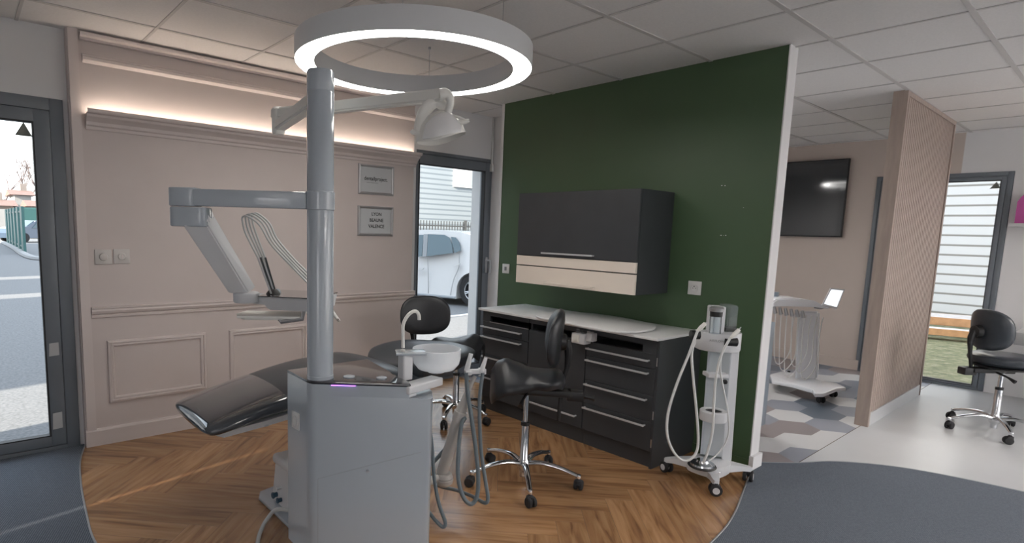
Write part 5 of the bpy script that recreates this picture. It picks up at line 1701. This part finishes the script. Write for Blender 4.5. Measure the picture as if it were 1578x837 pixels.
car_panel('pillar_trim', [carxz(*q) for q in ((651, 396), (657.5, 395), (659.5, 361), (653, 361))], M['ink_l'])
for q in (((703, 405), (696, 409), (700, 411), (707, 409), (710, 406)), ((646, 413), (641, 416), (644, 418), (651, 416), (654, 413))):
    car_panel('door_handle', [carxz(*s) for s in q], M['carwhite'], off=0.03)
b = B()
s_ = [carxz(659, 397), carxz(660, 425), carxz(660, 452)]
add_tube(b, [CM @ Vector((x, side_off(z) + 0.001, z)) for x, z in s_], 0.006, 6)
s_ = [carxz(708, 392), carxz(707, 412), carxz(699, 432), carxz(694, 455)]
add_tube(b, [CM @ Vector((x, side_off(z) + 0.001, z)) for x, z in s_], 0.006, 6)
obj('door_seam', b, M['ink_l'], car)
b = B()
add_tube(b, [CM @ Vector(p) for p in ((2.03, -0.004, 0.16), (0.27, -0.004, 0.16))], 0.028, 8, sm=False)
obj('sill', b, M['grey_plas'], car)
for wx in (RA, FAx):
    for yy in (-0.12, -1.60):
        b = B()
        mt = CM @ Matrix.Translation((wx, yy, WR)) @ Matrix.Rotation(-PI / 2, 4, 'X')
        add_lathe(b, [(0.20, 0.095), (0.215, 0.10), (0.315, 0.10), (WR, 0.07), (WR, -0.07), (0.315, -0.10), (0.2, -0.10), (0.20, 0.095)], n=40, mtx=mt)
        whl = obj('wheel', b, M['rubber'], car)
        b = B()
        add_lathe(b, [(0.205, 0.085), (0.19, 0.06), (0.18, 0.0), (0, 0.0), (0, -0.02), (0.205, -0.02)], n=32, mtx=mt)
        obj('rim_dish', b, M['ink'], whl)
        b = B()
        add_lathe(b, [(0.212, 0.094), (0.205, 0.102), (0.193, 0.095), (0.193, 0.085), (0.212, 0.085)], n=32, mtx=mt)
        add_lathe(b, [(0, 0.09), (0.035, 0.09), (0.04, 0.07), (0, 0.05)], n=16, mtx=mt)
        for k in range(5):
            for dlt in (-0.10, 0.10):
                a = k * 2 * PI / 5 + 0.3
                add_tube(b, [mt @ Vector((0.03 * math.cos(a), 0.03 * math.sin(a), 0.08)), mt @ Vector((0.198 * math.cos(a + dlt), 0.198 * math.sin(a + dlt), 0.088))], 0.012, 6, sm=False)
        obj('spokes', b, M['steel'], whl)
# industrial building with ribbed cladding beyond the car
M['clad'] = stripes('ribbed_cladding', (0.36, 0.395, 0.42), (0.22, 0.255, 0.28), 5.2, 'Z', 0.5, hi=0.25, soft=0.12)
FY = 18.0
ib = thing('industrial_building', 'pale blue grey building with ribbed cladding beyond the white car', 'building', (16, FY, GZ))
b = B(); add_box(b, 10.5, 26, FY, FY + 8, GZ, 7.5)
obj('wall', b, M['clad'], ib, smooth=0)
wA, wB = PY(699, 261, FY), PY(733, 291, FY)
b = B(); add_box(b, wA.x, wB.x + 0.5, FY - 0.05, FY + 0.02, wB.z, wA.z + 0.15)
wn = obj('window', b, M['whitewall'], ib, smooth=0)
b = B()
xm = wA.x + (wB.x - wA.x) * 0.5
add_box(b, wA.x + 0.1, xm - 0.06, FY - 0.056, FY - 0.051, wB.z + 0.08, wA.z - 0.02); add_box(b, xm + 0.06, wB.x + 0.4, FY - 0.056, FY - 0.051, wB.z + 0.08, wA.z - 0.02)
obj('pane', b, mat('hazy_pane', (0.50, 0.55, 0.55), 0.15), wn, smooth=0)
# dark railing fence
rf = thing('railing_fence', 'dark metal railing fence in front of the ribbed building', 'fence', (13, 14, GZ))
b = B()
Yf = 15.0
fA, fB = PY(640, 372, Yf), PY(745, 372, Yf)
zt1, zt2 = PY(690, 341, Yf).z, GZ
for i in range(60):
    x = fA.x - 1.0 + i * 0.12
    add_box(b, x - 0.012, x + 0.012, Yf - 0.012, Yf + 0.012, zt2, zt1)
obj('bars', b, M['railing'], rf, smooth=0)
b = B()
for z in (zt1 - 0.18, 0.15):
    add_box(b, fA.x - 1.1, fA.x + 6.3, Yf - 0.02, Yf + 0.02, z, z + 0.04)
obj('rails', b, M['railing'], rf, smooth=0)
for x in (fA.x - 0.2, fA.x + 2.1, fA.x + 4.4):
    b = B(); add_box(b, x - 0.04, x + 0.04, Yf - 0.04, Yf + 0.04, zt2, zt1 + 0.05)
    obj('post', b, M['railing'], rf, smooth=0)

# view through the entrance door: kerb, green fence, cars, houses, trees
b = B()
kp = [PZ(-6, 372.5, GZ), PZ(5, 375, GZ), PZ(22, 383, GZ), PZ(38, 394, GZ), PZ(55, 400, GZ), PZ(80, 402, GZ)]
add_tube(b, [p + Vector((0, 0, 0.03)) for p in kp], 0.16, 8, flat=0.7)
struct('kerb', b, M['kerb'])
gf = thing('green_panel_fence', 'tall teal green metal panel fence along the road', 'fence', PZ(36, 388, GZ))
fa_, fb_ = PZ(12, 376.5, GZ), PZ(36, 390, GZ)
N_ = 6
for i in range(N_):
    u = i / (N_ - 1)
    # equal spacing in depth
    p = fa_.lerp(fb_, u)
    dirf = (fb_ - fa_).normalized()
    q = p + dirf * ((fb_ - fa_).length / (N_ - 1)) * 0.45
    nn = Vector((-dirf.y, dirf.x, 0)) * 0.05
    b = B()
    add_hexa(b, [p - nn, q - nn, q + nn, p + nn] + [r_ + Vector((0, 0, 2.05)) for r_ in (p - nn, q - nn, q + nn, p + nn)])
    obj('panel', b, M['fgreen'], gf, smooth=0)
b = B()
nn = Vector((-dirf.y, dirf.x, 0)) * 0.02
for z in (0.25, 1.8):
    add_hexa(b, [r_ + Vector((0, 0, z)) for r_ in (fa_ - nn, fb_ - nn, fb_ + nn, fa_ + nn)] + [r_ + Vector((0, 0, z + 0.08)) for r_ in (fa_ - nn, fb_ - nn, fb_ + nn, fa_ + nn)])
obj('rail', b, M['fgreen'], gf, smooth=0)
hg = thing('green_rail_fence', 'green mesh fence behind the dark parked car', 'fence', PZ(50, 368, GZ))
q0, q1 = PY(36, 366, 58), PY(75, 366, 58)
b = B()
for i in range(26):
    x = q0.x + (q1.x - q0.x) * i / 25
    add_box(b, x - 0.04, x + 0.04, 57.98, 58.02, GZ, 2.3)
obj('bars', b, M['fgreen'], hg, smooth=0)
b = B(); add_box(b, q0.x, q1.x, 57.97, 58.03, 2.2, 2.35); add_box(b, q0.x, q1.x, 58.04, 58.08, 0.9, 1.9)
obj('rails', b, M['fgreen'], hg, smooth=0)
def far_car(label, px, py, w, m, yaw):
    c = PZ(px, py, GZ)
    t = thing('distant_car', label, 'car', (c.x, c.y, GZ), yaw)
    pr = [(-2.0, 0.3), (-2.05, 0.8), (-1.8, 1.0), (-1.3, 1.42), (0.3, 1.45), (1.0, 1.05), (1.9, 0.88), (2.1, 0.6), (2.05, 0.28)]
    b = B()
    a = [b.verts.new((x, -0.85 + 0.25 * max(0, z - 0.9), z)) for x, z in pr]; c2 = [b.verts.new((x, 0.85 - 0.25 * max(0, z - 0.9), z)) for x, z in pr]
    b.faces.new(a); b.faces.new(c2[::-1])
    for i in range(len(pr)):
        j = (i + 1) % len(pr)
        b.faces.new((a[i], a[j], c2[j], c2[i]))
    bmesh.ops.recalc_face_normals(b, faces=b.faces)
    obj('body', b, m, t, local=True)
    b = B(); 
    for s in (-1, 1):
        add_hexa(b, [(-1.3, s * 0.80, 0.95), (0.75, s * 0.80, 0.95), (0.75, s * 0.87, 0.95), (-1.3, s * 0.87, 0.95), (-1.05, s * 0.70, 1.36), (0.3, s * 0.70, 1.36), (0.3, s * 0.77, 1.36), (-1.05, s * 0.77, 1.36)])
    add_hexa(b, [(0.95, -0.7, 1.0), (1.02, -0.7, 1.07), (1.02, 0.7, 1.07), (0.95, 0.7, 1.0), (0.38, -0.6, 1.38), (0.42, -0.6, 1.42), (0.42, 0.6, 1.42), (0.38, 0.6, 1.38)])
    obj('windows', b, M['carglass'], t, smooth=0, local=True)
    for wx in (-1.3, 1.3):
        for wy in (-0.8, 0.8):
            b = B(); add_lathe(b, [(0, -0.1), (0.3, -0.1), (0.32, 0), (0.3, 0.1), (0, 0.1)], n=20, mtx=Matrix.Translation((wx, wy, 0.32)) @ Matrix.Rotation(PI / 2, 4, 'X'))
            obj('wheel', b, M['rubber'], t, local=True)
    return t
far_car('dark blue car parked behind the teal panel fence', 52, 373, 4, M['carblue'], math.radians(215))
far_car('white car parked beside the dark blue car', 63, 367, 4, M['carwhite'], math.radians(215))
# garden wall and houses
gwall = thing('garden_wall', 'pale garden wall across the road before the low clay roofed house', 'wall', PZ(0, 366, GZ))
b = B(); q0 = PY(-25, 330, 60); q1 = PY(14, 330, 60)
add_box(b, q0.x, q1.x, 60, 60.4, GZ, PY(0, 322, 60).z)
obj('wall', b, M['house2'], gwall, smooth=0)
def house(label, px0, px1, py_eave, py_ridge, Y, wall, depth=10):
    a, c = PY(px0, py_eave, Y), PY(px1, py_eave, Y)
    zr = PY((px0 + px1) / 2, py_ridge, Y).z
    t = thing('house', label, 'house', ((a.x + c.x) / 2, Y, GZ))
    b = B(); add_box(b, a.x, c.x, Y, Y + depth, GZ, a.z)
    wl = obj('wall', b, wall, t, smooth=0)
    b = B()
    o_ = 0.5
    add_loft(b, [[(a.x - o_, Y - o_, a.z), (a.x - o_, Y + depth / 2, zr), (a.x - o_, Y + depth + o_, a.z)], [(c.x + o_, Y - o_, a.z), (c.x + o_, Y + depth / 2, zr), (c.x + o_, Y + depth + o_, a.z)]])
    obj('roof', b, M['tiles'], t, smooth=0)
    n = max(2, int((c.x - a.x) / 3.0))
    for i in range(n):
        for zz in ((1.0, 3.4) if a.z > 5 else (1.0,)):
            x = a.x + (c.x - a.x) * (i + 0.5) / n
            b = B(); add_box(b, x - 0.5, x + 0.5, Y - 0.06, Y + 0.02, zz, zz + 1.3)
            obj('window', b, M['carglass'], t, smooth=0)
    b = B(); add_box(b, a.x + 1, a.x + 1.7, Y + depth / 2 - 0.4, Y + depth / 2 + 0.4, zr - 1, zr + 0.9)
    obj('chimney', b, M['house'], t, smooth=0)
    return t
house('low house with a clay tile roof beyond the garden wall', -20, 20, 316, 306, 88, M['house'])
house('pale taller house in the middle beyond the teal fence', 22, 48, 300, 291, 95, M['house2'])
house('beige house with clay roof partly behind the door stile', 50, 90, 318, 308, 80, M['house'])
def bare_tree(label, px, Y, h, seed):
    rnd = random.Random(seed)
    c = PY(px, 330, Y)
    t = thing('bare_tree', label, 'tree', (c.x, Y, GZ))
    b = B()
    def grow(p, d, L_, r, lev):
        q = p + d * L_
        add_tube(b, [p, q], [r, r * 0.65], 5, sm=False)
        if lev == 0:
            return
        for k in range(3 if lev > 1 else 3):
            nd = (d + Vector((rnd.uniform(-1, 1), rnd.uniform(-1, 1), rnd.uniform(-0.1, 0.6))) * 0.62).normalized()
            grow(p + d * L_ * rnd.uniform(0.65, 1.0), nd, L_ * rnd.uniform(0.6, 0.8), r * 0.55, lev - 1)
    grow(Vector((c.x, Y, GZ)), Vector((0, 0, 1)), h * 0.36, 0.22, 4)
    obj('branches', b, M['bark'], t, smooth=0)
bare_tree('bare winter tree behind the low clay roofed house', 8, 106, 12, 1)
bare_tree('bare winter tree above the pale taller house', 38, 112, 14, 2)
bare_tree('bare winter tree behind the beige house', 66, 120, 14, 3)
# unseen halls added to cast shade on the road, gaps left for sun
for (y0h, y1h) in ((4.2, 10.8), (12.2, 15.1), (16.6, 42)):
    b = B(); add_box(b, -12, -9, y0h, y1h, GZ, 11.0)
    tag(obj('shade_hall', b, M['house2']), 'unseen plain hall added to shade the road', 'building', 'unseen halls shading the road')

# end window view: ribbed white wall, lawn and picnic table
M['clad2'] = stripes('white_ribbed_cladding', (0.74, 0.72, 0.71), (0.30, 0.28, 0.25), 5.4, 'Z', 0.5, hi=0.15, soft=0.08)
CWX = 14.5
sh = thing('white_shed', 'long building with white ribbed cladding beyond the lawn', 'building', (CWX, 2, GZ))
b = B(); add_box(b, CWX, CWX + 6, -8, 14, GZ, 6.0)
obj('wall', b, M['clad2'], sh, smooth=0)
pt_ = thing('picnic_table', 'fresh timber picnic table on the lawn outside the end window', 'table', (12.3, 2.0, GZ))
TD = Vector((0.30, -0.95, 0)).normalized()
tc_ = PX(1462, 490, 12.6); tc_.z = 0
pm = frame_mtx(Vector((tc_.x, tc_.y, 0)), TD)
zt_ = PX(1462, 487, 12.6).z
b = B()
for i in range(4):
    add_box(b, -1.1, 1.1, -0.36 + i * 0.18, -0.20 + i * 0.18, zt_ - 0.045, zt_, mtx=pm)
obj('table_top', b, M['greywood'], pt_, smooth=0)
b = B(); add_box(b, -1.1, 1.1, -0.385, -0.362, zt_ - 0.12, zt_ - 0.0, mtx=pm); add_box(b, -1.1, 1.1, 0.345, 0.365, zt_ - 0.10, zt_ - 0.0, mtx=pm)
obj('apron', b, M['orangewood'], pt_, smooth=0)
zb_s = PX(1462, 505, 12.0).z
for yy in (-0.78, 0.72):
    b = B(); add_box(b, -1.1, 1.1, yy - 0.12, yy + 0.12, zb_s - 0.04, zb_s, mtx=pm)
    obj('bench', b, M['greywood'], pt_, smooth=0)
    b = B(); add_box(b, -1.1, 1.1, yy - 0.14, yy - 0.122, zb_s - 0.10, zb_s, mtx=pm)
    obj('bench_edge', b, M['orangewood'], pt_, smooth=0)
for xx in (-0.8, 0.8):
    for s in (-1, 1):
        b = B(); add_hexa(b, [pm @ Vector(p) for p in ((xx - 0.05, s * 0.62 - 0.05, GZ), (xx + 0.0, s * 0.62 - 0.05, GZ), (xx, s * 0.62 + 0.06, GZ), (xx - 0.05, s * 0.62 + 0.06, GZ), (xx - 0.05, s * 0.22 - 0.05, zt_ - 0.05), (xx, s * 0.22 - 0.05, zt_ - 0.05), (xx, s * 0.22 + 0.06, zt_ - 0.05), (xx - 0.05, s * 0.22 + 0.06, zt_ - 0.05))])
        obj('leg', b, M['orangewood'], pt_, smooth=0)
    b = B(); add_box(b, xx - 0.04, xx + 0.04, -0.85, 0.80, zb_s - 0.14, zb_s - 0.042, mtx=pm)
    obj('crossbar', b, M['orangewood'], pt_, smooth=0)
